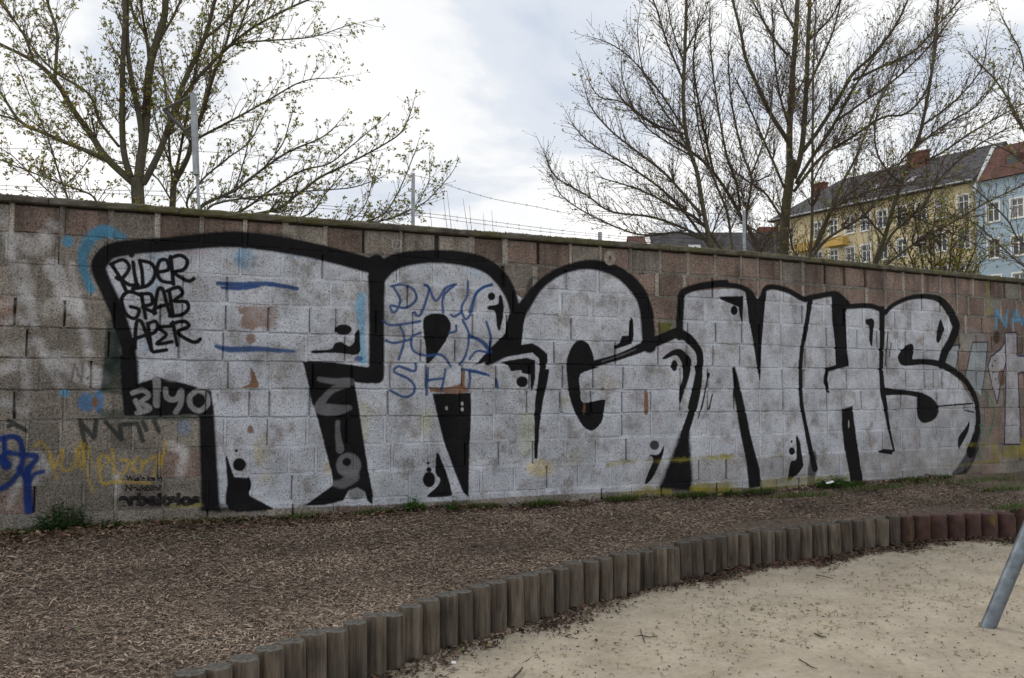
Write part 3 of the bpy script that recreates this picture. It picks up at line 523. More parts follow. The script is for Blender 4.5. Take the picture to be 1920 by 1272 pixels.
# concrete coping slabs with rounded worn edges
mcop = NT("coping_concrete", 0.9); p = mcop.pos(); geo = mcop.n('ShaderNodeNewGeometry'); sz = mcop.n('ShaderNodeSeparateXYZ'); mcop.put(sz.inputs[0], geo.outputs['Normal'])
c0 = mcop.mix(mcop.ramp(mcop.noise(p, 9, 6, .65), [(.35, 0.0), (.65, 1.0)]), (0.045, 0.04, 0.034), (0.135, 0.122, 0.102))
mossy = mcop.math('MULTIPLY', mcop.ramp(mcop.noise(p, 2.2, 4), [(.42, 0.0), (.58, 1.0)]), mcop.ramp(mcop.noise(p, 38, 3), [(.4, 0.15), (.6, .9)]))
c0 = mcop.mix(mossy, c0, (0.085, 0.082, 0.018)); mcop.bump(mcop.noise(p, 45, 5, .65), 0.8, 0.012); M_COP = mcop.base(c0)
u = 0.0; rc = random.Random(3)
while u < LW - 0.01:
    v = min(u + 1.0, LW)
    if u < LA - 0.01 < v: v = LA
    if LA - 0.35 < v < LA: v = LA
    mb = MB(); prof = [(-TH - 0.05, 0.0), (0.045, 0.0), (0.055, 0.010), (0.056, 0.040), (0.048, 0.052), (0.02, 0.060), (-0.1, 0.066), (-TH - 0.05, 0.058)]; ns = 12; vs = []
    for i in range(ns + 1):
        uu = u + 0.003 + (v - u - 0.006) * i / ns
        for k, (o, z) in enumerate(prof):
            j = 0.0 if k in (0, 7) else 0.005; pt = wall_pt(min(max(uu, u + 1e-4), v - 1e-4) if uu > LA else uu, Z_TOP + z + 0.001 + rc.uniform(-j, j) * (0 if k < 2 else 1), o + rc.uniform(-j, j)); vs.append(pt)
    m_ = len(prof); fs = [(i * m_ + k, (i + 1) * m_ + k, (i + 1) * m_ + (k + 1) % m_, i * m_ + (k + 1) % m_) for i in range(ns) for k in range(m_)]
    fs += [tuple(range(m_)), tuple(reversed(range(ns * m_, ns * m_ + m_)))]
    mb.add(vs, fs); mb.build("coping_slab", M_COP, wall); u = v
# moss cushions and dry needles on the coping
nm = 5200; uu = RNG.random(nm) * LW; V = []; Cc = []; F = []
dens = np.array([0.35 + 0.65 * (math.sin(x * 2.1) * math.sin(x * 0.77 + 1) > -0.1) for x in uu])
keep = RNG.random(nm) < dens
for i, x in enumerate(uu[keep]):
    o = 0.035 - 0.16 * rc.random() ** 1.6; p0 = wall_pt(x, Z_TOP + 0.052 + (0.006 if o < 0 else 0), o); s_ = 0.005 + 0.012 * rc.random(); hgt = 0.005 + 0.017 * rc.random() ** 2
    a = rc.random() * 6.28; d1 = Vector((math.cos(a), math.sin(a), 0)) * s_; d2 = Vector((-math.sin(a), math.cos(a), 0)) * s_; b = len(V)
    V += [p0 - d1 - d2, p0 + d1 - d2, p0 + d1 + d2, p0 - d1 + d2, p0 + Vector((rc.uniform(-1, 1) * s_, rc.uniform(-1, 1) * s_, hgt))]
    t = rc.random(); cc = (0.16, 0.085, 0.035) if (x < 4.2 and t < .55) or t < 0.15 else (0.075, 0.072, 0.02) if t < .7 else (0.11, 0.095, 0.06)
    Cc += [cc] * 5; F += [(b, b + 1, b + 4), (b + 1, b + 2, b + 4), (b + 2, b + 3, b + 4), (b + 3, b, b + 4)]
M_MOSS = tinted("moss", 0.95, 0.35, 80)
tag(mesh_np("coping_moss", [tuple(v) for v in V], F, M_MOSS, wall, np.array(Cc)), kind="stuff")
# pale patch with a drilled hole near the top
u_, z_, t_ = on_wall(1143, 484); mb = MB(); n = 14; rings = []
for rad, dep in ((0.065, 0.004), (0.022, 0.008), (0.020, -0.028)):
    rings.append([wall_pt(u_ + rad * math.cos(6.283 * k / n) * (1.1 if rad > .05 else 0.8), z_ + rad * 1.25 * math.sin(6.283 * k / n), dep) for k in range(n)])
vs = rings[0] + rings[1] + rings[2]; fs = [(r * n + k, r * n + (k + 1) % n, (r + 1) * n + (k + 1) % n, (r + 1) * n + k) for r in range(2) for k in range(n)] + [tuple(range(2 * n, 3 * n))]
mb.add(vs, fs); o = mb.build("hole_patch", plain("pale_mortar", (0.24, 0.215, 0.185), 0.9, 0.4, 25, bump=0.5), wall); tag(o, "pale mortar patch with a drilled hole")
# ---------------------------------------------------------------- ground: mulch bank, sand, land behind
PAL = [(356,1262),(407,1246),(459,1229),(506,1215),(547,1200),(588,1186),(628,1174),(667,1163),(703,1154),(737,1144),(770,1134),(803,1123),(837,1114),(867,1105),(899,1096),(930,1088),(963,1082),(992,1074),(1019,1067),(1048,1061),(1076,1055),(1104,1050),(1131,1044),(1157,1039),(1183,1034),(1208,1030),(1233,1025),(1258,1021),(1281,1016),(1303,1012),(1326,1008),(1347,1004),(1368,1001),(1391,998),(1413,996),(1437,993),(1460,991),(1484,989),(1507,986),(1534,983),(1561,981),(1583,977),(1605,974),(1627,973),(1651,971),(1674,968),
       (1698,967),(1727,965.5),(1758,965),(1791,964),(1822,962.5),(1853,962),(1884,961),(1913,957)]
NWOOD = 46; LOGZ = 0.34
logs = [on_z(x, y, LOGZ) for x, y in PAL]
left = [Vector((-1.60, 4.20, 0)), Vector((-1.74, 4.07, 0)), Vector((-1.89, 3.95, 0))]
curve = [Vector((-9, 0.2, 0)), Vector((-5.5, 1.6, 0)), Vector((-3.2, 2.9, 0)), Vector((-2.2, 3.7, 0))] + [Vector((p.x, p.y, 0)) for p in logs] + [Vector((6.6, 10.35, 0)), Vector((9.5, 10.6, 0)), Vector((14, 10.9, 0))]
def hump(x, y): return 0.018 * math.sin(x * 2.3 + 1.1 * y) + 0.014 * math.sin(3.7 * y - 1.3 * x + 1) + 0.008 * math.sin(7.1 * x + 5.3 * y)
def resample(pts, step):
    out = [pts[0].copy()]; acc = 0
    for a, b in zip(pts[:-1], pts[1:]):
        n = max(1, int((b - a).length / step))
        for i in range(1, n + 1): out.append(a.lerp(b, i / n))
    return out
edge = resample(curve, 0.16); ne = len(edge)
cum = [0.0]
for a, b in zip(edge[:-1], edge[1:]): cum.append(cum[-1] + (b - a).length)
# each edge point pairs with a wall point so that the bank is a ruled strip between the two
wu = []
for p in edge:
    ua = (p - A0).dot(DA); ub = LA + (p - BEND).dot(DB); wu.append(ua if ua < LA - 0.6 else max(LA - 0.6, 0.5 * (ua + ub) if ub < LA + 0.6 else ub))
wu = [sum(wu[max(0, i - 16):min(ne, i + 17)]) / len(wu[max(0, i - 16):min(ne, i + 17)]) for i in range(ne)]
for i in range(1, ne): wu[i] = max(wu[i], wu[i - 1] + 0.01)
NJ = 34
def bank(i, t):
    """i: index along the edging, t: 0 at the logs, 1 at the wall"""
    w = wall_pt(min(wu[i], LW + 6), 0, -0.1) if wu[i] <= LW else BEND + DB * (wu[i] - LA); p = edge[i].lerp(w, t)
    z = 0.275 + (Z_GND + 0.01 - 0.275) * (t ** 0.9) + hump(p.x, p.y) * (0.4 + t) * (1 - 0.6 * t)
    if t > 0.9: z += 0.012
    return Vector((p.x, p.y, z))
V = [tuple(bank(i, j / NJ)) for i in range(ne) for j in range(NJ + 1)]
F = [(i * (NJ + 1) + j, (i + 1) * (NJ + 1) + j, (i + 1) * (NJ + 1) + j + 1, i * (NJ + 1) + j + 1) for i in range(ne - 1) for j in range(NJ)]
nb = len(V); V += [(e_.x, e_.y, -0.25) for e_ in edge]; F += [(i * (NJ + 1), nb + i, nb + i + 1, (i + 1) * (NJ + 1)) for i in range(ne - 1)]
m = NT("mulch_soil", 0.95); p = m.pos(); n_ = m.noise(p, 60, 5, .7)
sandy = m.ramp(m.noise(p, 1.1, 3), [(.55, 0.0), (.7, 0.5)])
M_MULCH = m.base(m.mix(sandy, m.mix(n_, (0.05, 0.038, 0.03), (0.17, 0.13, 0.102)), (0.24, 0.19, 0.15))); m.bump(n_, 0.8, 0.02)
tag(mesh_np("mulch_bank", V, F, M_MULCH), kind="structure")
# sand: fine grid near, coarse far; rises a little towards the far corner of the edging
_rp = random.Random(15); PITS = [(_rp.uniform(-1.2, 5.4), _rp.uniform(4.6, 9.6), _rp.uniform(.10, .2), _rp.uniform(.008, .026)) for _ in range(46)]; PFOOT = on_z(1848, 1187, 0.0)
def sand_z(x, y):
    hz = 0.035 * math.exp(-((x - PFOOT.x - .05) ** 2 + (y - PFOOT.y + .1) ** 2) / .035)
    for a, b, r_, d_ in PITS:
        q = ((x - a) ** 2 + (y - b) ** 2) / (r_ * r_)
        if q < 6: hz -= d_ * math.exp(-q) - .45 * d_ * math.exp(-(math.sqrt(q) - 1.5) ** 2 * 4)
    return hz + sand_base(x, y)
def sand_base(x, y):
    far = max(0.0, min(1.0, (y - 6.0) / 4.0)) * max(0.0, min(1.0, (x + 0.5) / 4))
    return 0.055 * far + 0.016 * math.sin(1.7 * x + 0.6 * y) + 0.011 * math.sin(3.1 * y - 2.2 * x) + 0.006 * math.sin(9 * x + 4 * y) + 0.005 * math.sin(8.3 * y - 5.1 * x + 2)
xs = sorted(set([-60, -30, -15, -9] + [round(-5 + 0.07 * i, 3) for i in range(190)] + [10, 15, 30, 60])); ys = sorted(set([-60, -30, -10, -4, 0, 2] + [round(3 + 0.07 * i, 3) for i in range(122)] + [12.5]))
def inside_bank(x, y):      # sand sheet dips under the bank
    return y
V = []
for y in ys:
    for x in xs: V.append((x, y, sand_z(x, y) if -5.5 < x < 9 and y > 2.5 else 0.0))
# drop the part of the sheet that lies well inside the bank
poly_e = [(p.x, p.y) for p in edge]
def depth_in(x, y):
    b = 9e9; bi = 0
    for i in range(0, len(poly_e), 2):
        d = (poly_e[i][0] - x) ** 2 + (poly_e[i][1] - y) ** 2
        if d < b: b = d; bi = i
    i = min(bi, len(edge) - 2); t = edge[i + 1] - edge[i]; s = t.x * (y - edge[i].y) - t.y * (x - edge[i].x)
    return math.sqrt(b) * (1 if s > 0 else -1)
dep = [depth_in(x, y) if (x > -12 and y > 0) else -1 for x, y, z in V]
V = [(x, y, z - (min(max(d, 0), 0.5) * 0.6 if d > 0.02 else 0)) for (x, y, z), d in zip(V, dep)]
nx = len(xs); F = [(j * nx + i, j * nx + i + 1, (j + 1) * nx + i + 1, (j + 1) * nx + i) for j in range(len(ys) - 1) for i in range(nx - 1) if min(dep[j * nx + i], dep[j * nx + i + 1], dep[(j + 1) * nx + i], dep[(j + 1) * nx + i + 1]) < 0.3]
m = NT("sand", 0.95, 0.2); p = m.pos(); g = m.noise(p, 420, 2, .6); b_ = m.noise(p, 2.4, 5, .6); mid = m.noise(p, 24, 4, .6)
c = m.mix(m.ramp(b_, [(.35, 0.0), (.65, 1.0)]), (0.335, 0.29, 0.225), (0.44, 0.388, 0.31)); c = m.mix(1.0, c, m.ramp(g, [(.3, .78), (.7, 1.16)]), 'MULTIPLY'); c = m.mix(1.0, c, m.ramp(mid, [(.3, .86), (.6, 1.04)]), 'MULTIPLY')
m.bump(m.math('ADD', m.math('MULTIPLY', g, .2), m.math('ADD', m.math('MULTIPLY', mid, .5), m.math('ADD', m.noise(p, 9, 3), m.math('MULTIPLY', m.voro(p, 3.3, 'SMOOTH_F1'), 1.3)))), 0.7, 0.035)
M_SAND = m.base(c)
so = mesh_np("sand", V, F, M_SAND); tag(so, kind="structure"); so.data.polygons.foreach_set('use_smooth', [True] * len(so.data.polygons))
# land behind the wall to the horizon
mb = MB(); a = wall_pt(0, 0.3, -0.25) - DA * 40; b = wall_pt(LW, 0.3, -0.25) + DB * 40; bend = Vector((BEND.x, BEND.y, 0.3)) - NA * 0.25
mb.add([a, bend, b, Vector((1500, 200, 0.3)), Vector((1500, 1800, 0.3)), Vector((-1500, 1800, 0.3)), Vector((-1500, 0, 0.3))], [(0, 1, 2, 3, 4, 5, 6)])
tag(mb.build("ground", plain("yard_ground", (0.09, 0.085, 0.05), 0.95, 0.4, 0.8)), kind="structure")

# wood chips, one scattered layer
def chips(n, pick, size, cols, zoff=0.004, flat=0.35, seed=1):
    r = np.random.default_rng(seed); P = pick(r, n); n = len(P)
    L = size[0] * (0.5 + r.random(n) ** 1.5 * 1.3); W = size[1] * (0.5 + r.random(n)); yaw = r.random(n) * 6.283; tilt = (r.random(n) - .5) * 2 * flat; roll = (r.random(n) - .5) * 1.2
    ax = np.stack([np.cos(yaw) * np.cos(tilt), np.sin(yaw) * np.cos(tilt), np.sin(tilt)], 1)
    s0 = np.stack([-np.sin(yaw), np.cos(yaw), np.zeros(n)], 1); up = np.cross(ax, s0); sd = s0 * np.cos(roll)[:, None] + up * np.sin(roll)[:, None]; nn = np.cross(ax, sd)
    C = P + np.array([0, 0, 1]) * (zoff + np.abs(np.sin(tilt)) * L * 0.4 + r.random(n) * zoff * 2)[:, None]
    v = np.stack([C - ax * (L / 2)[:, None] - sd * (W / 2)[:, None], C - ax * (L / 2)[:, None] + sd * (W / 2)[:, None], C + nn * (W * .25)[:, None] + sd * (W / 2)[:, None], C + nn * (W * .25)[:, None] - sd * (W / 2)[:, None], C + ax * (L / 2)[:, None] - sd * (W * .35)[:, None], C + ax * (L / 2)[:, None] + sd * (W * .35)[:, None]], 1)
    b = np.arange(n)[:, None] * 6; F = np.concatenate([b + np.array([[0, 3, 2, 1]]), b + np.array([[3, 4, 5, 2]])], 0)
    ci = r.integers(0, len(cols), n); k = (0.6 + 0.8 * r.random(n))[:, None]; k = k * (0.92 + 0.2 * np.sin(1.9 * P[:, 0] + 2.3 * np.sin(1.3 * P[:, 1])) * np.sin(2.7 * P[:, 1] + P[:, 0]) + 0.1 * np.sin(5.1 * P[:, 0] - 4.3 * P[:, 1]))[:, None]; col = np.repeat(np.array(cols)[ci] * k, 6, 0)
    return v.reshape(-1, 3), F, col
EA = np.array([[p.x, p.y] for p in edge]); BA = np.array([[tuple(bank(i, j / NJ)) for j in range(NJ + 1)] for i in range(ne)])
vis_i = [i for i in range(ne) if -4.6 < edge[i].x < 6.6]; I0, I1 = vis_i[0] - 8, vis_i[-1]
seg = np.array([np.linalg.norm(BA[i + 1, 0] - BA[i, 0]) + np.linalg.norm(BA[i + 1, -1] - BA[i, -1]) for i in range(ne - 1)]) * np.array([np.linalg.norm(BA[i, 0] - BA[i, -1]) for i in range(ne - 1)])
def on_bank(lo=0.02, hi=0.97, power=1.0, bare=True):
    def pick(r, n):
        w = seg[I0:I1] / seg[I0:I1].sum(); i = r.choice(np.arange(I0, I1), n, p=w); fi = r.random(n); t = lo + (hi - lo) * r.random(n) ** power
        j = np.minimum((t * NJ).astype(int), NJ - 1); fj = t * NJ - j; fi = fi[:, None]; fj = fj[:, None]
        P = (BA[i, j] * (1 - fi) + BA[i + 1, j] * fi) * (1 - fj) + (BA[i, j + 1] * (1 - fi) + BA[i + 1, j + 1] * fi) * fj
        if bare:   # a trodden, sandy strip with few chips behind the far logs
            x, y = P[:, 0], P[:, 1]; b = (x > 1.0) & (t < 0.22 + 0.08 * np.sin(3 * x)); P = P[~b | (r.random(n) < 0.25)]
        return P
    return pick
M_CHIP = tinted("wood_chips", 0.9, 0.35, 60)
CH_COL = [(0.235, 0.18, 0.138), (0.195, 0.147, 0.112), (0.265, 0.207, 0.16), (0.155, 0.115, 0.086), (0.215, 0.172, 0.14), (0.30, 0.242, 0.19)]
V1, F1, C1 = chips(190000, on_bank(), (0.025, 0.006), CH_COL, seed=2)
V2, F2, C2 = chips(1800, on_bank(), (0.05, 0.011), CH_COL, 0.008, 0.4, 12)
F1 = np.concatenate([F1, F2 + len(V1)]); V1 = np.concatenate([V1, V2]); C1 = np.concatenate([C1, C2])
tag(mesh_np("wood_chip_mulch", V1, F1, M_CHIP, None, C1), "grey-brown wood chip mulch covering the bank below the wall", "mulch", kind="stuff")
V1, F1, C1 = chips(5200, on_bank(0.84, 0.985, 0.7, False), (0.034, 0.018), [(0.085, 0.05, 0.032), (0.07, 0.042, 0.028), (0.12, 0.075, 0.05), (0.17, 0.12, 0.085)], 0.012, 0.6, 3)
tag(mesh_np("dead_leaves", V1, F1, M_CHIP, None, C1), "brown dead leaves gathered along the wall foot", "leaves", kind="stuff")
# ---------------------------------------------------------------- edging logs
def wood_mat(name, dark, light):
    m = NT(name, 0.88, 0.2); o = m.obj(); rnd = m.n('ShaderNodeObjectInfo').outputs['Random']
    off = m.n('ShaderNodeVectorMath', operation='ADD'); m.put(off.inputs[0], o); cbv = m.n('ShaderNodeCombineXYZ'); m.put(cbv.inputs[0], m.math('MULTIPLY', rnd, 37.0)); m.put(cbv.inputs[1], m.math('MULTIPLY', rnd, 11.0)); m.t.links.new(cbv.outputs[0], off.inputs[1])
    g = m.noise(off.outputs[0], 38, 5, .65, (1, 1, 0.07)); big = m.noise(off.outputs[0], 7, 4, .6, (1, 1, 0.5))
    c = m.mix(m.ramp(g, [(.3, 0.0), (.7, 1.0)]), dark, light); c = m.mix(1.0, c, m.ramp(big, [(.3, .6), (.7, 1.25)]), 'MULTIPLY')
    c = m.mix(m.ramp(m.noise(off.outputs[0], 16, 3, .6, (1, 1, .22)), [(.62, 0.0), (.72, .55)]), c, (0.22, 0.17, 0.115))
    c = m.mix(1.0, c, m.ramp(rnd, [(0, .62), (1, 1.25)]), 'MULTIPLY')
    m.bump(g, 0.6, 0.01); return m.base(c)
M_LOG = wood_mat("weathered_wood", (0.05, 0.04, 0.031), (0.165, 0.137, 0.108)); M_LOGEND = plain("weathered_end_grain", (0.08, 0.077, 0.07), 0.95, 0.55, 30, bump=0.8, bscale=70)
def stone_red():
    m = NT("red_concrete", 0.9); o = m.obj(); rnd = m.n('ShaderNodeObjectInfo').outputs['Random']; p = m.pos()
    c = m.mix(m.ramp(m.noise(p, 9, 5, .6), [(.35, 0.0), (.65, 1.0)]), (0.046, 0.026, 0.022), (0.085, 0.048, 0.041))
    c = m.mix(m.ramp(m.noise(p, 4.5, 4, .6, (1, 1, .4)), [(.56, 0.0), (.68, .75)]), c, (0.15, 0.105, 0.02)); m.bump(m.noise(p, 60, 4), .4, .008); return m.base(c)
M_RED = stone_red(); M_REDTOP = plain("red_concrete_top", (0.09, 0.05, 0.05), 0.9, 0.25, 18, bump=0.4)
rl = random.Random(9)
def ORD(n):
    if n == 1: return "the nearest one"
    w = "second third fourth fifth sixth seventh eighth ninth tenth eleventh twelfth thirteenth fourteenth fifteenth sixteenth seventeenth eighteenth nineteenth".split()
    if n < 20: return w[n - 2]
    tens = {2: "twenty", 3: "thirty", 4: "forty", 5: "fifty"}[n // 10]; u = n % 10
    return tens[:-1] + "ieth" if u == 0 else tens + "-" + (["first"] + w)[u - 1]
def make_log(p, r, top, base, wood, crack):
    n = 22; ph = rl.random() * 6.28; cr = -math.pi / 2 + rl.uniform(-0.9, 0.9); zs = [-0.15, 0.0, 0.12, (top - base) * 0.75, top - base - 0.018, top - base - 0.004]; vs = []
    wob = [1 + 0.025 * math.sin(2 * a * 6.283 / n + ph) + rl.uniform(-.012, .012) for a in range(n)]
    for zi, z in enumerate(zs):
        for k in range(n):
            a = 6.283 * k / n; rr = r * wob[k] * (1.0 if zi < 4 else (0.99 if zi == 4 else 0.93))
            if crack and abs((a - cr + math.pi) % 6.283 - math.pi) < 0.15: rr *= 0.72
            vs.append((math.cos(a) * rr, math.sin(a) * rr, z + base))
    fs = [(i * n + k, i * n + (k + 1) % n, (i + 1) * n + (k + 1) % n, (i + 1) * n + k) for i in range(len(zs) - 1) for k in range(n)]
    mb = MB(); mb.add(vs, fs); o = mb.build("edging_log" if wood else "edging_pillar", M_LOG if wood else M_RED, None, True); o.location = (p.x, p.y, 0); o.rotation_euler = (rl.gauss(0, .018), rl.gauss(0, .014), 0) if wood else (0, 0, 0)
    tp = MB(); tv = [vs[(len(zs) - 1) * n + k] for k in range(n)]; tv2 = [(x * .5, y * .5, z + 0.005 + rl.uniform(-.003, .003)) for x, y, z in tv] + [(0, 0, tv[0][2] + 0.006)]
    tp.add(tv + tv2, [(k, (k + 1) % n, n + (k + 1) % n, n + k) for k in range(n)] + [(n + k, n + (k + 1) % n, 2 * n) for k in range(n)])
    t = tp.build("end_grain" if wood else "top_face", M_LOGEND if wood else M_REDTOP); t.parent = o
    return o
allp = left[::-1] + [Vector((p.x, p.y, 0)) for p in logs]; nl = len(left)
for i, p in enumerate(allp):
    k = i - nl; a = allp[max(i - 1, 0)]; b = allp[min(i + 1, len(allp) - 1)]
    d1 = (p - a).length if i else 9; d2 = (b - p).length if i < len(allp) - 1 else 9
    wood = k < NWOOD; r = 0.5 * min(d1, d2, 0.5 * (d1 + d2)) * rl.uniform(.90, .985) if 0 < i < len(allp) - 1 else 0.5 * min(d1, d2) * 0.98
    r = min(r, 0.075 if wood else 0.1); crack = wood and (k % 3 == 1 or rl.random() < .2)
    if k == 39: r *= 1.12
    top = LOGZ + (rl.choice((0, 0, 0, 0, -.018)) + rl.uniform(-.008, .008) if wood else rl.uniform(-.006, .006)) + (0.035 if k == len(PAL) - 1 else 0)
    o = make_log(p, r, top, sand_z(p.x, p.y) - 0.02, wood, crack)
    if wood:
        q = ORD(NWOOD - k); extra = "thickest, " if k == 39 else "split lengthwise, " if crack else ""
        tag(o, "weathered round timber edging log, " + extra + q + " from the red pillars", "log", "timber logs edging the sandpit")
    else:
        q = ORD(k - NWOOD + 1); tag(o, "red-brown round concrete edging pillar, " + ("standing higher than the others, " if k == len(PAL) - 1 else "") + q + " from the timber logs", "edging pillar", "red concrete pillars edging the sandpit")
# ---------------------------------------------------------------- far houses
M_YEL = plain("yellow_render", (0.52, 0.44, 0.27), 0.9, 0.16, 0.5); M_BLUE = plain("pale_blue_render", (0.33, 0.42, 0.49), 0.9, 0.1, 0.6); M_WHT = plain("white_trim", (0.72, 0.72, 0.70), 0.7, 0.08, 2)
M_ROOF = plain("dark_roof_tiles", (0.058, 0.056, 0.06), 0.85, 0.35, 1.5); M_RROOF = plain("red_roof_tiles", (0.095, 0.046, 0.037), 0.85, 0.35, 1.5); M_CHIM = plain("chimney_brick", (0.17, 0.072, 0.05), 0.9, 0.3, 3); M_OCH = plain("ochre_render", (0.50, 0.33, 0.10), 0.9, 0.1, 1)
M_HWALL = plain("brown_render", (0.28, 0.22, 0.17), 0.9, 0.15, 1)
mg = NT("window_glass", 0.08, 0.6); M_GLASS = mg.base((0.035, 0.042, 0.05)); M_LEAD = plain("sheet_metal", (0.40, 0.42, 0.44), 0.5, 0.15, 2, 0.3)
def quad_wall(mb, O, dx, W, z0, z1, wins, nrm, rev=0.22):
    xs = sorted({0.0, W, *[w[0] for w in wins], *[w[1] for w in wins]}); zs = sorted({z0, z1, *[w[2] for w in wins], *[w[3] for w in wins]})
    P = lambda x, z, d=0.0: O + dx * x + nrm * d + Vector((0, 0, z))
    for xa, xb in zip(xs[:-1], xs[1:]):
        for za, zb in zip(zs[:-1], zs[1:]):
            if any(w[0] <= xa and xb <= w[1] and w[2] <= za and zb <= w[3] for w in wins): continue
            mb.add([P(xa, za), P(xb, za), P(xb, zb), P(xa, zb)], [(0, 1, 2, 3)])
    for a, b, c, d in wins:
        mb.add([P(a, c), P(b, c), P(b, d), P(a, d), P(a, c, -rev), P(b, c, -rev), P(b, d, -rev), P(a, d, -rev)], [(0, 4, 5, 1), (1, 5, 6, 2), (2, 6, 7, 3), (3, 7, 4, 0)])
M_CURT = plain("net_curtain", (0.20, 0.20, 0.19), 0.4, 0.3, 2.0); rwin = random.Random(8)
def window_obj(parent, O, dx, nrm, w, arch=False):
    a, b, c, d = w; Mx = Matrix(((dx.x, nrm.x, 0, O.x), (dx.y, nrm.y, 0, O.y), (0, 0, 1, O.z), (0, 0, 0, 1)))
    g = MB(); g.box((a, -0.20, c), (b, -0.17, d), Mx); win = g.build("window", M_GLASS if rwin.random() < .62 else M_CURT, parent)
    f = MB(); t = 0.10; y0, y1 = -0.17, -0.10; mz = c + (d - c) * 0.66; mx = (a + b) / 2
    f.box((a, y0, c), (a + t, y1, d), Mx); f.box((b - t, y0, c), (b, y1, d), Mx); f.box((a + t, y0, c), (b - t, y1, c + t), Mx); f.box((a + t, y0, d - t), (b - t, y1, d), Mx)
    f.box((mx - 0.05, y0, c + t), (mx + 0.05, y1 + 0.005, d - t), Mx); f.box((a + t, y0, mz - 0.05), (mx - 0.05, y1 + 0.002, mz + 0.05), Mx); f.box((mx + 0.05, y0, mz - 0.05), (b - t, y1 + 0.002, mz + 0.05), Mx)
    fo = f.build("frame", M_WHT); fo.parent = win
    s = MB(); s.box((a - 0.12, 0.002, c - 0.12), (b + 0.12, 0.12, c - 0.003), Mx)
    for bx in ((a - 0.16, 0.002, c, a - 0.002, 0.05, d + 0.16), (b + 0.002, 0.002, c, b + 0.16, 0.05, d + 0.16), (a - 0.002, 0.002, d + 0.002, b + 0.002, 0.05, d + 0.16)): s.box(bx[:3], bx[3:], Mx)
    so_ = s.build("surround", M_WHT); so_.parent = win
def line_s(px, O, dx):      # distance along a facade line at which a picture column meets it
    k = (px - 960) / FPX; return (k * O.y - O.x) / (dx.x - k * dx.y)
OA = Vector((50.2, 100, 0)); OB = Vector((35.2, 124.4, 0)); DXY = (OA - OB).normalized(); NY = Vector((-DXY.y, DXY.x, 0)); NY = NY if NY.y < 0 else -NY
WY = (OA - OB).length; ZE = at(1838, 337, 100).z
yh = empty("apartment_house", (OB + DXY * WY / 2) + Vector((0, 0, 0.3)), "long yellow apartment house with dark tiled roof and white-framed windows beyond the wall", "house")
wins = []
for row in range(3):
    for px in (1483, 1537, 1567, 1598, 1628, 1660, 1696, 1734, 1771, 1814):
        s = line_s(px, OB, DXY); zt = ZE - 1.45 - row * 3.8; wins.append((s - 0.62, s + 0.62, zt - 2.05, zt))
mb = MB(); quad_wall(mb, OB, DXY, WY, 0.3, ZE, wins, NY)
bk = OB - NY * 12; bk2 = OA - NY * 12
mb.add([OB + Vector((0,0,.3)), OB + Vector((0,0,ZE)), bk + Vector((0,0,ZE)), bk + Vector((0,0,.3))], [(0,1,2,3)]); mb.add([OA + Vector((0,0,.3)), bk2 + Vector((0,0,.3)), bk2 + Vector((0,0,ZE)), OA + Vector((0,0,ZE))], [(0,1,2,3)]); mb.add([bk + Vector((0,0,.3)), bk + Vector((0,0,ZE)), bk2 + Vector((0,0,ZE)), bk2 + Vector((0,0,.3))], [(0,1,2,3)])
mb.build("wall", M_YEL, yh)
for w in wins: window_obj(yh, OB, DXY, NY, w)
for s_ in (0.4, WY * .52, WY - .3):
    g = MB(); g.tube([OB + DXY * s_ + NY * .12 + Vector((0, 0, .3)), OB + DXY * s_ + NY * .12 + Vector((0, 0, ZE - .1))], [.07, .07], 6); g.build('downpipe', M_LEAD, yh)
ZR = at(1842, 277, 106).z; e = 0.55
def P3(s, back, z): return OB + DXY * s - NY * back + Vector((0, 0, z))
rf = MB(); rf.add([P3(-e, -e, ZE), P3(WY, -e, ZE), P3(WY, 6, ZR), P3(6.5, 6, ZR), P3(-e, 12 + e, ZE), P3(WY, 12 + e, ZE), P3(-e, -e, ZE - .25), P3(WY, -e, ZE - .25), P3(-e, 12 + e, ZE - .25), P3(WY, 12 + e, ZE - .25)], [(0,1,2,3), (0,3,4), (4,3,2,5), (1,5,2), (0,6,7,1), (0,4,8,6), (6,8,9,7), (1,7,9,5)])
ro = rf.build("roof", M_ROOF, yh)
g = MB(); g.tube([P3(-e, -e - .1, ZE - .05), P3(WY, -e - .1, ZE - .05)], [.1, .1], 6); go = g.build("gutter", M_LEAD, yh)
for s, back, w, h in ((line_s(1731, OB - NY * 5, DXY), 5.0, 1.25, 0.7), (line_s(1545, OB - NY * 7, DXY), 7.0, 0.85, 0.25)):
    c = MB(); p = P3(s, back, 0); Mx = Matrix(((DXY.x, -NY.x, 0, p.x), (DXY.y, -NY.y, 0, p.y), (0, 0, 1, 0), (0, 0, 0, 1))); c.box((-w, -.45, ZR - 2.5), (w, .45, ZR + h), Mx); c.box((-w - .1, -.55, ZR + h), (w + .1, .55, ZR + h + .15), Mx); co = c.build("chimney", M_CHIM); co.parent = ro; pass
for px in (1526, 1645, 1712):
    s = line_s(px, OB - NY * 2, DXY); q = MB(); k = (ZR - ZE) / (6 + e); u_ = Vector((0, 0, k)) - NY; u_.normalize(); b0 = P3(s, 1.6, ZE + k * (1.6 + e)) + Vector((0, 0, .08)); q.add([b0, b0 + DXY * .8, b0 + DXY * .8 + u_ * 1.2, b0 + u_ * 1.2], [(0,1,2,3)]); qo = q.build("skylight", M_LEAD); qo.parent = ro
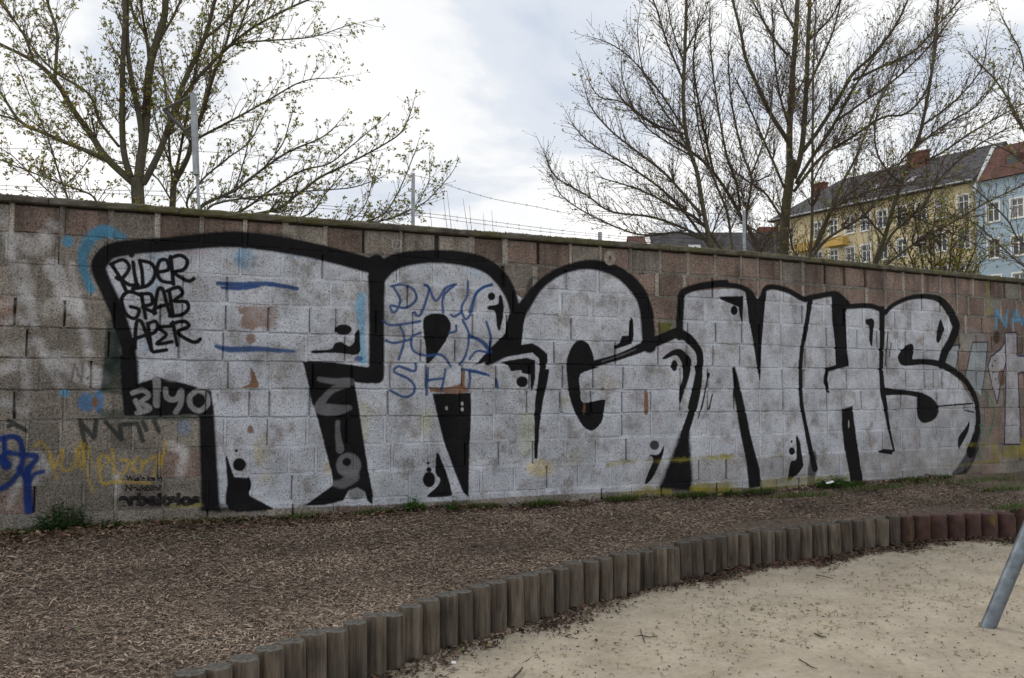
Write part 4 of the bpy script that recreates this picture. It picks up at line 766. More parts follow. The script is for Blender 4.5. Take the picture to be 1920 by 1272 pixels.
for px, row in ((1577, 1), (1520, 1)):
    s = line_s(px, OB, DXY); z = ZE - 1.45 - row * 3.8; b = MB(); Mx = Matrix(((DXY.x, NY.x, 0, OB.x), (DXY.y, NY.y, 0, OB.y), (0, 0, 1, 0), (0, 0, 0, 1))); b.box((s - 1.4, 0.003, z + 0.35), (s + 1.4, 1.0, z + 1.35), Mx); b.build("balcony", M_OCH, yh)
# pale blue house, same street line
OC = OA + NY * 0.15 + DXY * 0.05; WB = 13.0; bh = empty("apartment_house", OC + DXY * 6 + Vector((0, 0, .3)), "pale blue apartment house with a red tiled roof and white windows beside the yellow one", "house")
ZEB = at(1880, 332, 97).z; wins = [(s - .65, s + .65, ZEB - 2.5 - r_ * 3.9 - 2.0, ZEB - 2.5 - r_ * 3.9) for r_ in range(3) for s in (1.9, 4.5, 7.1, 9.7)]
mb = MB(); quad_wall(mb, OC, DXY, WB, 0.3, ZEB, wins, NY)
E_ = OC + DXY * WB
for a_, b_ in ((OC - NY * 12, OC), (E_, E_ - NY * 12)): mb.add([a_ + Vector((0,0,.3)), b_ + Vector((0,0,.3)), b_ + Vector((0,0,ZEB)), a_ + Vector((0,0,ZEB))], [(0,1,2,3)])
mb.build("wall", M_BLUE, bh)
for w in wins: window_obj(bh, OC, DXY, NY, w)
def P4_(s, back, z): return OC + DXY * s - NY * back + Vector((0, 0, z))
rf = MB(); rf.add([P4_(0.5, -.4, ZEB), P4_(WB, -.4, ZEB), P4_(WB, 3.2, ZEB + 4.2), P4_(0.5, 3.2, ZEB + 4.2), P4_(WB, 12, ZEB + 4.6), P4_(0.5, 12, ZEB + 4.6), P4_(0.5, 12, ZEB), P4_(WB, 12, ZEB)], [(0,1,2,3), (3,2,4,5), (0,3,5,6), (1,7,4,2), (5,4,7,6)]); rb_ = rf.build("roof", M_RROOF, bh)
gb = MB(); pts = [(-.5, -.5), (3.3, 4.5), (12, 4.9), (12, -.1), (-.5, -1.0)]
vs = [P4_(s, bk_, ZEB + z) for s in (0.0, 0.45) for bk_, z in pts]; gb.add(vs, [(0,1,2,3,4), (9,8,7,6,5)] + [(i, i + 5, (i + 1) % 5 + 5, (i + 1) % 5) for i in range(5)]); gb.build("gable_parapet", M_LEAD, bh)
for s in (3.6, 7.4):
    d = MB(); Mx = Matrix(((DXY.x, NY.x, 0, OC.x), (DXY.y, NY.y, 0, OC.y), (0, 0, 1, 0), (0, 0, 0, 1))); d.box((s - .8, -2.3, ZEB + 1.0), (s + .8, -.9, ZEB + 2.6), Mx); do = d.build("dormer", M_RROOF, bh); w_ = MB(); w_.box((s - .55, -.895, ZEB + 1.2), (s + .55, -.86, ZEB + 2.4), Mx); wo = w_.build("dormer_window", M_GLASS); wo.parent = do
# low dark-roofed houses between the trees
def low_house(px0, px1, py_r, D, eave_drop, label, mroof, verge):
    a = at(px0, py_r, D); b = at(px1, py_r, D); zr = a.z; ze = zr - eave_drop; y0 = D - 5; y1 = D + 5
    h = empty("house", Vector(((a.x + b.x) / 2, D, .3)), label, "house"); x0, x1 = a.x, b.x
    m_ = MB(); m_.box((x0 + .3, y0 + .4, .3), (x1 - .3, y1 - .4, ze), None); m_.add([(x0 + .3, y0 + .4, ze), (x0 + .3, y1 - .4, ze), (x0 + .3, D, zr - .15), (x1 - .3, y0 + .4, ze), (x1 - .3, y1 - .4, ze), (x1 - .3, D, zr - .15)], [(0, 1, 2), (3, 5, 4)]); m_.build("wall", M_HWALL, h)
    r_ = MB(); th = .22
    for s_ in (-1, 1):
        ye = D + s_ * 5; r_.add([(x0, ye, ze), (x1, ye, ze), (x1, D, zr), (x0, D, zr), (x0, ye, ze + th), (x1, ye, ze + th), (x1, D, zr + th), (x0, D, zr + th)], [(0,3,2,1), (4,5,6,7), (0,1,5,4), (0,4,7,3), (1,2,6,5)])
    ro_ = r_.build("roof", mroof, h)
    if verge: v = MB(); v.add([(x0 - .25, y0, ze - .1), (x0 - .003, y0, ze - .1), (x0 - .003, D, zr - .1), (x0 - .25, D, zr - .1), (x0 - .25, y0, ze + .4), (x0 - .003, y0, ze + .4), (x0 - .003, D, zr + .4), (x0 - .25, D, zr + .4)], [(0,3,2,1), (4,5,6,7), (0,1,5,4), (0,4,7,3), (1,2,6,5), (2,3,7,6)]); v.build("verge", M_WHT, h)
    return h, ro_, (x0, x1, ze, zr, D)
h1, r1, q = low_house(1216, 1462, 441, 78, 5.0, "low house with a broad dark tiled roof and skylight seen through the bare trees", M_ROOF, True)
x0, x1, ze, zr, D = q; sk = at(1305, 459, D - 2); fz = (D - sk.y) / 5; b = MB(); zz = zr - (zr - ze) * .42 + .26; sl = Vector((0, 5, zr - ze)).normalized(); p0 = Vector((sk.x - .5, D - 2.1, zz)); b.add([p0, p0 + Vector((1, 0, 0)), p0 + Vector((1, 0, 0)) + sl * 1.2, p0 + sl * 1.2], [(0,1,2,3)]); bo = b.build("skylight", M_LEAD); bo.parent = r1
c = MB(); cx = at(1438, 440, D + 1).x; c.box((cx - .8, D + .3, zr - 1), (cx + .8, D + 1.4, zr + .75)); co = c.build("chimney", M_CHIM); co.parent = r1
low_house(1176, 1208, 447, 92, 3.0, "small distant house with a red-brown pitched roof left of the broad dark roof", M_RROOF, False)
# ---------------------------------------------------------------- barbed wire on the wall
M_GALV = plain("galvanised_steel", (0.27, 0.29, 0.31), 0.45, 0.25, 12, 0.7); M_RUSTW = plain("dull_wire", (0.10, 0.095, 0.09), 0.6, 0.2, 20, 0.5)
fence = empty("barbed_wire_fence", wall_pt(8.0, Z_TOP + 0.1, -0.12), "sagging barbed wire on steel posts along the wall top", "fence")
ZC = Z_TOP + 0.09
def wall_y(px, py): u_, z_, t_ = on_wall(px, py); return wall_pt(u_, ZC, -0.12).y
def up(px, py, Y): return at(px, py, Y)
Y1 = wall_y(372, 385); mb = MB(); mb.tube([up(373, 392, Y1), up(369, 318, Y1)], [.014, .014], 4)
p0, p1 = up(368, 328, Y1 - .03), up(362.5, 176, Y1 - .03); ax = (p1 - p0); Mx = Matrix.Translation(p0) @ ax.to_track_quat('Z', 'Y').to_matrix().to_4x4(); mb.box((-.029, -.02, 0), (.029, .02, ax.length), Mx); mb.build("post", M_GALV, fence)
br = MB()
for a, b in (((361, 179), (306, 206)), ((306, 205), (359, 258)), ((345, 246), (359, 238))): br.tube([up(*a, Y1 + .02), up(*b, Y1 + .02)], [.016, .016], 4)
br.build("bracket", M_RUSTW, fence)
post_z = {}
for px, yb, yt, w in ((774, 420, 325, .016), (1125, 455, 435, .022), (1396, 478, 394, .017)):
    Yp = wall_y(px, yb); mb = MB(); a, b = up(px, yb, Yp), up(px, yt, Yp); mb.box((a.x - w, a.y - .004, a.z - .02), (a.x + w, a.y + .004, b.z)); mb.box((a.x + w - .006, a.y + .004, a.z - .02), (a.x + w, a.y + .03, b.z)); mb.build("post", M_GALV, fence)
rw = random.Random(4)
def strand(pxs):
    P = []; mb = MB()
    for px, py in pxs: P.append(at(px, py, wall_y(px, 480 if px > 1000 else 400)))
    Q = smooth([tuple(p) for p in P], False, 14); Q = [Vector(q) for q in Q]; mb.tube(Q, [.0022] * len(Q), 4); acc = 0
    for a, b in zip(Q[:-1], Q[1:]):
        acc += (b - a).length
        if acc > .11:
            acc = 0; t = (b - a).normalized()
            for _ in range(2):
                d = Vector((rw.uniform(-1, 1), rw.uniform(-1, 1), rw.uniform(-1, 1))); d = (d - t * d.dot(t)).normalized() * .014 + t * rw.uniform(-.006, .006); mb.tube([b - d, b + d], [.0017, .0017], 3)
    mb.build("wire", M_RUSTW, fence)
strand([(-60, 276), (180, 283), (368, 284), (560, 300), (774, 329), (830, 345), (920, 372), (1000, 387), (1100, 404), (1250, 402), (1396, 399)])
strand([(-60, 345), (180, 356), (369, 362), (560, 382), (774, 398), (900, 413), (1040, 431), (1125, 440), (1260, 452), (1396, 466), (1600, 487), (1800, 508)])
strand([(-60, 354), (180, 362), (370, 372), (560, 388), (774, 404), (900, 420), (1040, 437), (1125, 444), (1260, 459), (1396, 460), (1600, 492), (1800, 511)])
# ---------------------------------------------------------------- leaning steel pole of a play frame
pf = on_z(1848, 1187, 0.0); pt = at(1848 + 74 * 5, 1187 - 177 * 5, pf.y + 0.25); ax = (pt - pf); mb = MB(); st = pf - ax.normalized() * .25
mb.tube([st, pf, pf + ax * .25, pf + ax * .6, pt], [.049] * 5, 20); o = mb.build("steel_pole", plain("galvanised_pipe", (0.15, 0.175, 0.20), 0.5, 0.35, 14, 0.6), None, True); tag(o, "leaning galvanised steel pole standing in the sand", "pole")
# ---------------------------------------------------------------- litter, sprouts, weeds, small things
def on_sand(px_box, bias=None):
    def pick(r, n):
        out = []
        while len(out) < n:
            x = r.uniform(-1.6, 5.6); y = r.uniform(4.6, 10.6); d = depth_in(x, y)
            if d > -0.10: continue
            if bias is not None and r.random() > bias(x, y, d): continue
            out.append((x, y, sand_z(x, y)))
        return np.array(out)
    return pick
M_LIT = tinted("leaf_litter", 0.9, 0.3, 50)
DK = [(0.055, 0.036, 0.026), (0.085, 0.055, 0.04), (0.045, 0.035, 0.03), (0.12, 0.085, 0.06)]
a1 = chips(3900, on_sand(None, lambda x, y, d: .35 + .65 * (math.sin(1.9 * x + .7) * math.sin(2.3 * y + x) > -.1)), (0.016, 0.0065), DK, 0.002, 0.25, 21)
a2 = chips(8000, on_sand(None, lambda x, y, d: 0.9 * math.exp(-((abs(d) - 0.10) / (0.09 + .12 * abs(math.sin(2.7 * x)))) ** 2) * (1.0 if x > 1.6 else 0.22 + 0.25 * (math.sin(x * 5) > .3))), (0.028, 0.014), DK + [(0.10, 0.045, 0.03)], 0.005, 0.5, 22)
V1 = np.concatenate([a1[0], a2[0]]); F1 = np.concatenate([a1[1], a2[1] + len(a1[0])]); C1 = np.concatenate([a1[2], a2[2]])
tag(mesh_np("leaf_litter", V1, F1, M_LIT, None, C1), "dark bits of leaf and twig scattered over the sand", "litter", kind="stuff")
M_LEAF = NT("green_leaf", 0.6, 0.3)
def leaf_mat(name, trans=0.25):
    m = NT(name, 0.55, 0.3); t = m.tint(); m.base(t)
    tr = m.n('ShaderNodeBsdfTranslucent'); m.put(tr.inputs[0], t); mx = m.n('ShaderNodeMixShader'); mx.inputs[0].default_value = trans
    m.t.links.new(m.b.outputs[0], mx.inputs[1]); m.t.links.new(tr.outputs[0], mx.inputs[2]); m.t.links.new(mx.outputs[0], m.out.inputs[0]); return m.m
M_LEAF = leaf_mat("green_leaf"); M_BUD = leaf_mat("bud_leaf", 0.4)
def leaf(mb, p, d, n, L, W, col):
    s = d.cross(n); s = s.normalized() if s.length > 1e-4 else Vector((1, 0, 0)); up_ = s.cross(d)
    mb.add([p, p + d * L * .45 + s * W * .5 + up_ * W * .12, p + d * L - up_ * L * .1, p + d * L * .45 - s * W * .5 + up_ * W * .12], [(0, 1, 2), (0, 2, 3)], col)
rs = random.Random(31)
def rdir(zmin=-1, zmax=1):
    z = rs.uniform(zmin, zmax); a = rs.random() * 6.283; q = math.sqrt(max(0, 1 - z * z)); return Vector((q * math.cos(a), q * math.sin(a), z))
sp = MB()
for _ in range(520):
    while True:
        x, y = rs.uniform(-1.4, 5.5), rs.uniform(4.7, 10.4); d = depth_in(x, y)
        if d < -0.06 and rs.random() < (0.55 if d > -0.3 else 0.2 + 0.5 * (math.sin(2.1 * x + 1) * math.sin(1.7 * y) > .2)): break
    p = Vector((x, y, sand_z(x, y))); h = rs.uniform(.006, .026); t = p + Vector((rs.uniform(-.01, .01), rs.uniform(-.01, .01), h)); g = rs.uniform(.7, 1.3); cc = (0.17 * g, 0.165 * g, 0.04 * g)
    sp.tube([p - Vector((0, 0, .01)), t], [.002, .0015], 3, cc, False)
    for k in range(rs.choice((2, 2, 3, 4))): leaf(sp, t, rdir(-.1, .5), Vector((0, 0, 1)), rs.uniform(.018, .036), rs.uniform(.009, .016), cc)
tag(sp.build("seedlings", M_LEAF), "tiny green seedlings sprouting from the sand", "seedlings", kind="stuff")
def grass(name, label, spots, n, h, cols):
    mb = MB()
    for _ in range(n):
        c, rx, ry = rs.choice(spots); a = rs.random() * 6.283; q = math.sqrt(rs.random()); p = c + DA * (math.cos(a) * q * rx) + NA * (math.sin(a) * q * ry); p.z = c.z - .01 + .0 * q
        L = h * rs.uniform(.4, 1.1); d = (rdir(.5, 1)).normalized(); s = Vector((-d.y, d.x, 0)); s = s.normalized() * rs.uniform(.002, .0045) if s.length > 1e-3 else Vector((.003, 0, 0)); cc = tuple(v * rs.uniform(.6, 1.4) for v in rs.choice(cols)); m_ = p + d * L * .6; e_ = p + d * L + Vector((d.x, d.y, -.4)) * L * .25
        mb.add([p - s, p + s, m_ + s * .7, m_ - s * .7, e_], [(0, 1, 2, 3), (3, 2, 4)], cc)
    tag(mb.build(name, M_LEAF), label, "grass", kind="stuff")
def bank_pt(px, py):
    p = on_z(px, py, 0.5)
    for _ in range(4):
        b = min(((bank(i, j / NJ) - p).length, i, j) for i in range(max(I0 - 4, 0), I1 + 4) for j in range(0, NJ + 1, 1)); z = bank(b[1], b[2] / NJ).z; p = on_z(px, py, z)
    return p
GC = [(0.05, 0.11, 0.02), (0.07, 0.14, 0.025), (0.09, 0.11, 0.03), (0.10, 0.09, 0.035)]
gp = [(bank_pt(x, y), rx, ry) for x, y, rx, ry in ((1870, 897, 1.6, .22), (1800, 903, 1.0, .18), (1900, 905, 1.2, .3), (1880, 918, .35, .1), (1640, 915, .5, .1), (1350, 928, .5, .06), (1230, 932, .5, .05), (1100, 938, .5, .05), (960, 945, .4, .05), (640, 960, .5, .05), (480, 972, .4, .05), (1905, 952, .4, .12), (1500, 930, .4, .08))]
gp += [(wall_pt(on_wall(x, 930)[0], Z_GND + .02, .07), .22, .05) for x in (40, 150, 260, 330, 420, 560, 700, 900, 1010, 1160, 1290, 1420, 1590, 1700, 1760)]
grass("grass", "thin green grass growing along the wall foot", gp, 9500, 0.085, GC)
gp2 = [(bank_pt(x, y), .35, .12) for x, y in ((300, 1000), (160, 1020), (420, 985), (90, 1080), (230, 1180), (330, 1010), (560, 1060), (470, 1062))]
grass("sparse_grass", "few sparse grass blades pushing through the mulch", gp2, 330, 0.045, GC)
def weed(px, py, w, h, n, label, cols, size):
    b = wall_pt(on_wall(px, 930)[0], Z_GND + .015, .03); e_ = empty("weed_plant", b, label, "weed", "weeds at the foot of the wall"); st = MB(); lf = MB()
    for k in range(n):
        a = rs.random() * 6.283; q = math.sqrt(rs.random()); base = b + DA * math.cos(a) * q * w * .35 + NA * abs(math.sin(a)) * q * .06 + NA * .03; tip = b + DA * math.cos(a) * q * w * .5 + NA * (.03 + abs(math.sin(a)) * q * .12) + Vector((0, 0, h * (1 - q * q * .75) * rs.uniform(.55, 1.05)))
        base.z = b.z - .01; st.tube([base, base.lerp(tip, .55) + Vector((0, 0, .01)), tip], [.003, .0025, .0015], 3)
        for i in range(8):
            t = rs.uniform(.25, 1.0); p = base.lerp(tip, t); g = rs.uniform(.55, 1.4); cc = tuple(v * g for v in rs.choice(cols)); d = rdir(-.25, .7); L = size * rs.uniform(.6, 1.3); leaf(lf, p, d, Vector((0, 0, 1)), L, L * .62, cc)
            for s_ in (-1, 1): leaf(lf, p + d * L * .4, (d + d.cross(Vector((0, 0, 1))) * s_ * .9).normalized(), Vector((0, 0, 1)), L * .6, L * .4, cc)
    st.build("stems", M_STEM, e_); lf.build("leaves", M_LEAF, e_)
M_STEM = plain("green_stem", (0.06, 0.09, 0.025), 0.7)
WC = [(0.022, 0.06, 0.02), (0.03, 0.08, 0.022), (0.04, 0.10, 0.025)]; WL = [(0.065, 0.17, 0.025), (0.09, 0.20, 0.03), (0.05, 0.14, 0.025)]
weed(118, 975, .46, .27, 80, "dark green leafy weed, tallest at the wall foot, below the blue tag", WC, .034)
weed(203, 978, .26, .11, 30, "small dark green weed beside the tallest leafy weed", WC, .026)
weed(770, 962, .27, .16, 42, "bright green leafy weed under the tapering black wedge of the letter R", WL, .03)
weed(843, 956, .16, .12, 22, "small bright green weed next to the bigger one under the letter R", WL, .026)
weed(1552, 926, .6, .14, 70, "wide patch of bright green weed holding a scrap of white paper", WL, .03)
weed(1362, 930, .22, .06, 16, "low green weed at the wall foot under the letter N", WL, .024)
def thing(mb, name, mat, label, cat, smooth_=False): return tag(mb.build(name, mat, None, smooth_), label, cat)
p = bank_pt(1557, 922) + Vector((0, 0, .085)); mb = MB(); mb.add([p + Vector(v) for v in ((-.04, 0, 0), (0, -.015, .010), (.045, .0, .022), (.035, .035, .035), (-.008, .035, .02), (-.04, .03, .015))], [(0, 1, 4, 5), (1, 2, 3, 4)]); mb.add([p + Vector(v) + Vector((0, 0, -.002)) for v in ((-.04, 0, 0), (0, -.015, .010), (.045, .0, .022), (.035, .035, .035), (-.008, .035, .02), (-.04, .03, .015))], [(5, 4, 1, 0), (4, 3, 2, 1)]); thing(mb, "paper_scrap", plain("white_paper", (0.72, 0.72, 0.76), 0.8, .05), "crumpled white paper scrap lying on the green weeds", "paper")
p = on_z(850, 1244, 0.01); mb = MB(); n = 18; vs = [p + Vector((math.cos(6.283 * k / n) * r_, math.sin(6.283 * k / n) * r_, z)) for r_, z in ((.016, 0), (.016, .008), (.013, .011)) for k in range(n)] + [p + Vector((0, 0, .011))]; mb.add(vs, [(i * n + k, i * n + (k + 1) % n, (i + 1) * n + (k + 1) % n, (i + 1) * n + k) for i in range(2) for k in range(n)] + [(2 * n + k, 2 * n + (k + 1) % n, 3 * n) for k in range(n)]); thing(mb, "bottle_cap", plain("white_plastic", (0.80, 0.82, 0.86), 0.5, .03), "white round plastic cap lying on the sand near the logs", "cap")
M_FAB = plain("black_sheeting", (0.014, 0.014, 0.015), 0.75, .3, 30, bump=.5, bscale=60)
def sheet(pts, z0, label):
    mb = MB(); q = []
    for x, y, lift in pts: v = on_z(x, y, 0.30); q.append(v + Vector((0, .05, lift)))
    c = sum(q, Vector()) / len(q) + Vector((0, 0, .012)); n = len(q); mb.add(q + [c], [(i, (i + 1) % n, n) for i in range(n)]); mb.add([v - Vector((0, 0, .006)) for v in q] + [c - Vector((0, 0, .006))], [((i + 1) % n, i, n) for i in range(n)]); thing(mb, "plastic_sheet", M_FAB, label, "sheeting")
sheet([(1415, 990, 0), (1447, 993, 0), (1482, 988, 0), (1465, 984, .02), (1450, 984, .05), (1440, 985, .04)], .3, "black sheeting corner standing up in a peak behind the logs")
sheet([(1605, 972, 0), (1640, 973, .01), (1664, 969, .01), (1661, 965, .035), (1640, 964, .035), (1622, 967, .02)], .3, "black sheeting scrap lying flat behind the last timber logs")
M_TWIG = plain("dry_twig", (0.075, 0.058, 0.045), 0.9, .3, 30)
def twig(pts, r0, label):
    mb = MB()
    for run in pts: Q = [on_z(x, y, sand_z(*on_z(x, y, .03).xy) + .008 + .004 * i) for i, (x, y) in enumerate(run)]; mb.tube(Q, [r0 * (1 - .5 * i / len(Q)) for i in range(len(Q))], 5)
    thing(mb, "twig", M_TWIG, label, "twig")
twig([[(962, 1272), (972, 1262), (980, 1252)]], .008, "short thick dark twig sticking up from the sand")
twig([[(1184, 1196), (1203, 1191), (1218, 1195), (1234, 1193)], [(1203, 1191), (1201, 1180)], [(1204, 1192), (1209, 1205)]], .0045, "forked dry twig with side shoots lying on the sand")
twig([[(1527, 1188), (1541, 1194), (1549, 1195)]], .006, "thick straight dark twig alone on the open sand")
twig([[(1530, 1078), (1545, 1081), (1562, 1085)]], .005, "thin straight twig near the leaf litter by the logs")
twig([[(1512, 1244), (1522, 1251), (1532, 1254)], [(1498, 1236), (1512, 1244)]], .004, "thin bent twig among seedlings on the open sand")
twig([[(985, 1241), (998, 1232), (1008, 1228), (1012, 1235)]], .003, "thin curved twig near the short thick twig")
# dry stalks standing behind the wall
st = MB()
for x0, y0, x1, y1 in ((842, 425, 830, 360), (850, 428, 838, 358), (882, 428, 868, 372), (886, 430, 880, 385), (908, 430, 906, 400), (925, 432, 922, 395), (812, 420, 806, 390)):
    a, b = at(x0, y0 + 60, 10.6), at(x1, y1, 10.6); st.tube([a, a.lerp(b, .5) + Vector((.01, 0, 0)), b], [.004, .003, .0015], 4)
e_ = tag(st.build("dry_stalks", M_TWIG), "thin dry plant stalks standing up behind the wall beside the second fence post", "plant", kind="stuff")
# ---------------------------------------------------------------- trees behind the wall
mt = NT("tree_bark", 0.92, 0.15); p = mt.pos(); g_ = mt.noise(p, 30, 5, .65, (1, 1, .35)); big = mt.noise(p, 2.5, 4)
c = mt.mix(g_, (0.045, 0.039, 0.030), (0.15, 0.135, 0.10)); c = mt.mix(mt.ramp(big, [(.45, 0.0), (.62, .55)]), c, (0.075, 0.078, 0.022)); mt.bump(g_, .6, .01); M_BARK = mt.base(c)
mtw = NT("twig_bark", 0.9, 0.15); M_TW = mtw.base(mtw.mix(mtw.noise(mtw.pos(), 20, 3), (0.05, 0.037, 0.03), (0.13, 0.095, 0.075)))
rt = random.Random(77)
def tdir(): 
    z = rt.uniform(-1, 1); a = rt.random() * 6.283; q = math.sqrt(1 - z * z); return Vector((q * math.cos(a), q * math.sin(a), z))
def bez(p, d, L, n, up_, wob):
    """a wandering shoot"""
    pts = [p.copy()]; d = d.normalized(); s = L / n
    for i in range(n):
        d = (d + tdir() * wob + Vector((0, 0, up_))).normalized(); p = p + d * s; pts.append(p.copy())
    return pts
def make_tree(label, limbs, Y, cat="tree", group="trees behind the wall", sub=0.24, sublen=0.9, twig=0.13, buds=.85, leafy=1.0, bcol=((0.24, 0.23, 0.045), (0.18, 0.19, 0.045), (0.31, 0.28, 0.07)), bsize=0.024, base=None, name="tree", spread=1.3, twl=0.30):
    wood = MB(); tw = MB(); bd = MB(); known = []; runs = []
    for li, limb in enumerate(limbs):
        pts, w0, w1 = limb[:3]; x0, y0 = pts[0]; off = limb[3] if len(limb) > 3 else None
        best = min([((kx - x0) ** 2 + (ky - y0) ** 2, ko) for kx, ky, ko in known], default=(9e9, 0.0))
        o0 = best[1] if best[0] < 30 ** 2 else 0.0; drift = off if off is not None else rt.uniform(-spread, spread)
        Ls = [0.0]
        for a, b in zip(pts[:-1], pts[1:]): Ls.append(Ls[-1] + math.hypot(b[0] - a[0], b[1] - a[1]))
        tot = Ls[-1]; dr = drift * min(1.0, tot / 350.0)
        trip = [(x, y, o0 + dr * l / tot, w0 + (w1 - w0) * l / tot) for (x, y), l in zip(pts, Ls)]
        sm = smooth(trip, False, 5); P = []; Rr = []
        for x, y, o_, w in sm:
            jx = rt.uniform(-1, 1) * min(1.5, 40 / max(tot, 40)) ; q = at(x + jx, y, Y + o_); P.append(q); Rr.append(max(0.44 * w * (Y + o_) / FPX, 0.0035)); known.append((x, y, o_))
        wood.tube(P, Rr, 8 if w0 > 7 else 6); runs.append((P, Rr))
    def bud(p, d, big_):
        if rt.random() > buds: return
        if rt.random() < leafy * (1 if big_ else .6):
            for _ in range(rt.randint(4, 8)):
                cc = tuple(v * rt.uniform(.6, 1.35) for v in rt.choice(bcol)); dd = (d * .5 + tdir() + Vector((0, 0, .25))).normalized(); L = bsize * rt.uniform(.6, 1.35); leaf(bd, p + tdir() * bsize * .5, dd, tdir(), L, L * .6, cc)
        else:
            L = bsize * rt.uniform(.55, .95); cc = tuple(v * rt.uniform(.7, 1.2) for v in (0.085, 0.055, 0.03)); s = d.orthogonal().normalized() * L * .28; t = d.cross(s).normalized() * L * .28
            bd.add([p, p + d * L * .5 + s, p + d * L * .5 + t, p + d * L * .5 - s, p + d * L * .5 - t, p + d * L], [(0, 1, 2), (0, 2, 3), (0, 3, 4), (0, 4, 1), (5, 2, 1), (5, 3, 2), (5, 4, 3), (5, 1, 4)], cc)
    def shoot(p, d, L, r0, lvl):
        n = max(3, min(9, int(L / .085))); pts = bez(p, d, L, n, .035, .13); tw.tube(pts, [max(r0 * (1 - .75 * i / n), .0017) for i in range(n + 1)], 4 if lvl == 1 else 3, None, False)
        bud(pts[-1], (pts[-1] - pts[-2]).normalized(), True)
        acc = 0
        for i in range(1, n):
            acc += L / n
            if lvl == 1 and acc > twig * .36 * rt.uniform(.7, 1.4):
                acc = 0; dd = (pts[i] - pts[i - 1]).normalized(); s = tdir(); s = (s - dd * s.dot(dd)).normalized()
                shoot(pts[i], dd * .75 + s * .8 + Vector((0, 0, .2)), twl * rt.uniform(.35, 1.1) * (1 - .4 * i / n), .0036, 2)
            elif lvl == 2 and rt.random() < .35: bud(pts[i], (pts[i] - pts[i - 1] + tdir() * .1).normalized(), False)
    for P, Rr in runs:
        acc = 0; total = sum((b - a).length for a, b in zip(P[:-1], P[1:])); run = 0
        for i in range(1, len(P)):
            s_ = (P[i] - P[i - 1]).length; acc += s_; run += s_; fr = run / total
            while acc > sub * .36 and (fr > .22 or Rr[i] < .02):
                acc -= sub * .36 * rt.uniform(.7, 1.3)
                dd = (P[i] - P[i - 1]).normalized(); s = tdir(); s = (s - dd * s.dot(dd)).normalized(); L = sublen * rt.uniform(.35, 1.1) * (1.15 - .7 * fr)
                shoot(P[i], dd * .85 + s * .7 + Vector((0, 0, .22)), max(L, .15), min(Rr[i] * .5, .0065), 1)
        shoot(P[-1], (P[-1] - P[-2]).normalized(), sublen * .6, min(Rr[-1], .006), 1)
    x, y = base if base else limbs[0][0][0]; b = at(x, y, Y); b.z = .3
    t = empty(name, b, label, cat, group); wood.build("trunk", M_BARK, t, True); tag(tw.build("twigs", M_TW, t), kind='stuff'); tag(bd.build("crown", M_BUD, t), kind='stuff'); print('TREE', name, len(wood.f), len(tw.f), len(bd.f))
    return t
def low(x, y): return (x, y)
TA = [([(265,700),(264,520),(260,400),(258,362),(257,335)], 34, 28, 0), ([(252,345),(200,297),(173,257),(133,200),(103,150),(63,115),(0,83),(-60,50)], 16, 5), ([(103,150),(106,100),(107,60),(88,0),(75,-60)], 8, 5), ([(63,115),(43,63),(0,5),(-30,-40)], 6, 3),
      ([(205,300),(147,277),(83,250),(37,227),(0,173),(-40,130)], 11, 4), ([(37,227),(0,216),(-50,200)], 5, 3), ([(246,335),(235,300),(230,262),(229,200),(231,100),(234,33),(230,-60)], 15, 9), ([(223,275),(187,227),(167,177),(110,140),(67,97),(20,27),(0,0)], 7, 3),
      ([(260,340),(262,315),(273,233),(280,133),(297,67),(310,17),(305,-70)], 22, 13), ([(266,300),(263,233),(247,150),(238,67),(241,-60)], 13, 8), ([(280,118),(273,67),(250,27),(240,-30)], 8, 5), ([(273,60),(266,20),(262,-50)], 6, 4),
      ([(268,345),(278,328),(300,283),(320,227),(347,150),(383,73),(403,0),(415,-50)], 15, 7), ([(383,73),(420,43),(455,0),(480,-40)], 7, 4), ([(318,232),(360,160),(413,103),(467,57),(533,20),(590,-5)], 9, 4), ([(413,100),(440,83),(493,77),(583,70),(640,52)], 5, 2), ([(437,80),(457,33),(467,0),(470,-40)], 5, 3), ([(300,75),(330,20),(350,-30)], 6, 4)]
make_tree("multi-stemmed maple with yellow-green opening buds behind the bracketed fence post", TA, 11.6, sub=.20, sublen=.75, bsize=.034)
TB = [([(322,700),(322,480),(323,400),(326,340)], 16, 14, 0), ([(326,345),(350,300),(360,267),(383,200),(400,143),(413,110),(430,60),(440,0)], 12, 4), ([(326,340),(335,300),(347,233),(357,180),(372,110),(380,40)], 7, 3), ([(324,345),(318,290),(316,230),(308,150),(300,90)], 6, 3), ([(366,262),(433,227),(500,190),(567,153),(632,146)], 6, 2), ([(372,240),(384,180),(395,140),(400,60)], 5, 3), ([(330,330),(300,260),(290,215),(285,190)], 5, 2), ([(323,380),(290,330),(240,310),(190,300),(130,270)], 4, 2)]
make_tree("slender maple with a mossy trunk right behind the multi-stemmed one", TB, 12.6, sub=.22, sublen=.7, bsize=.034)
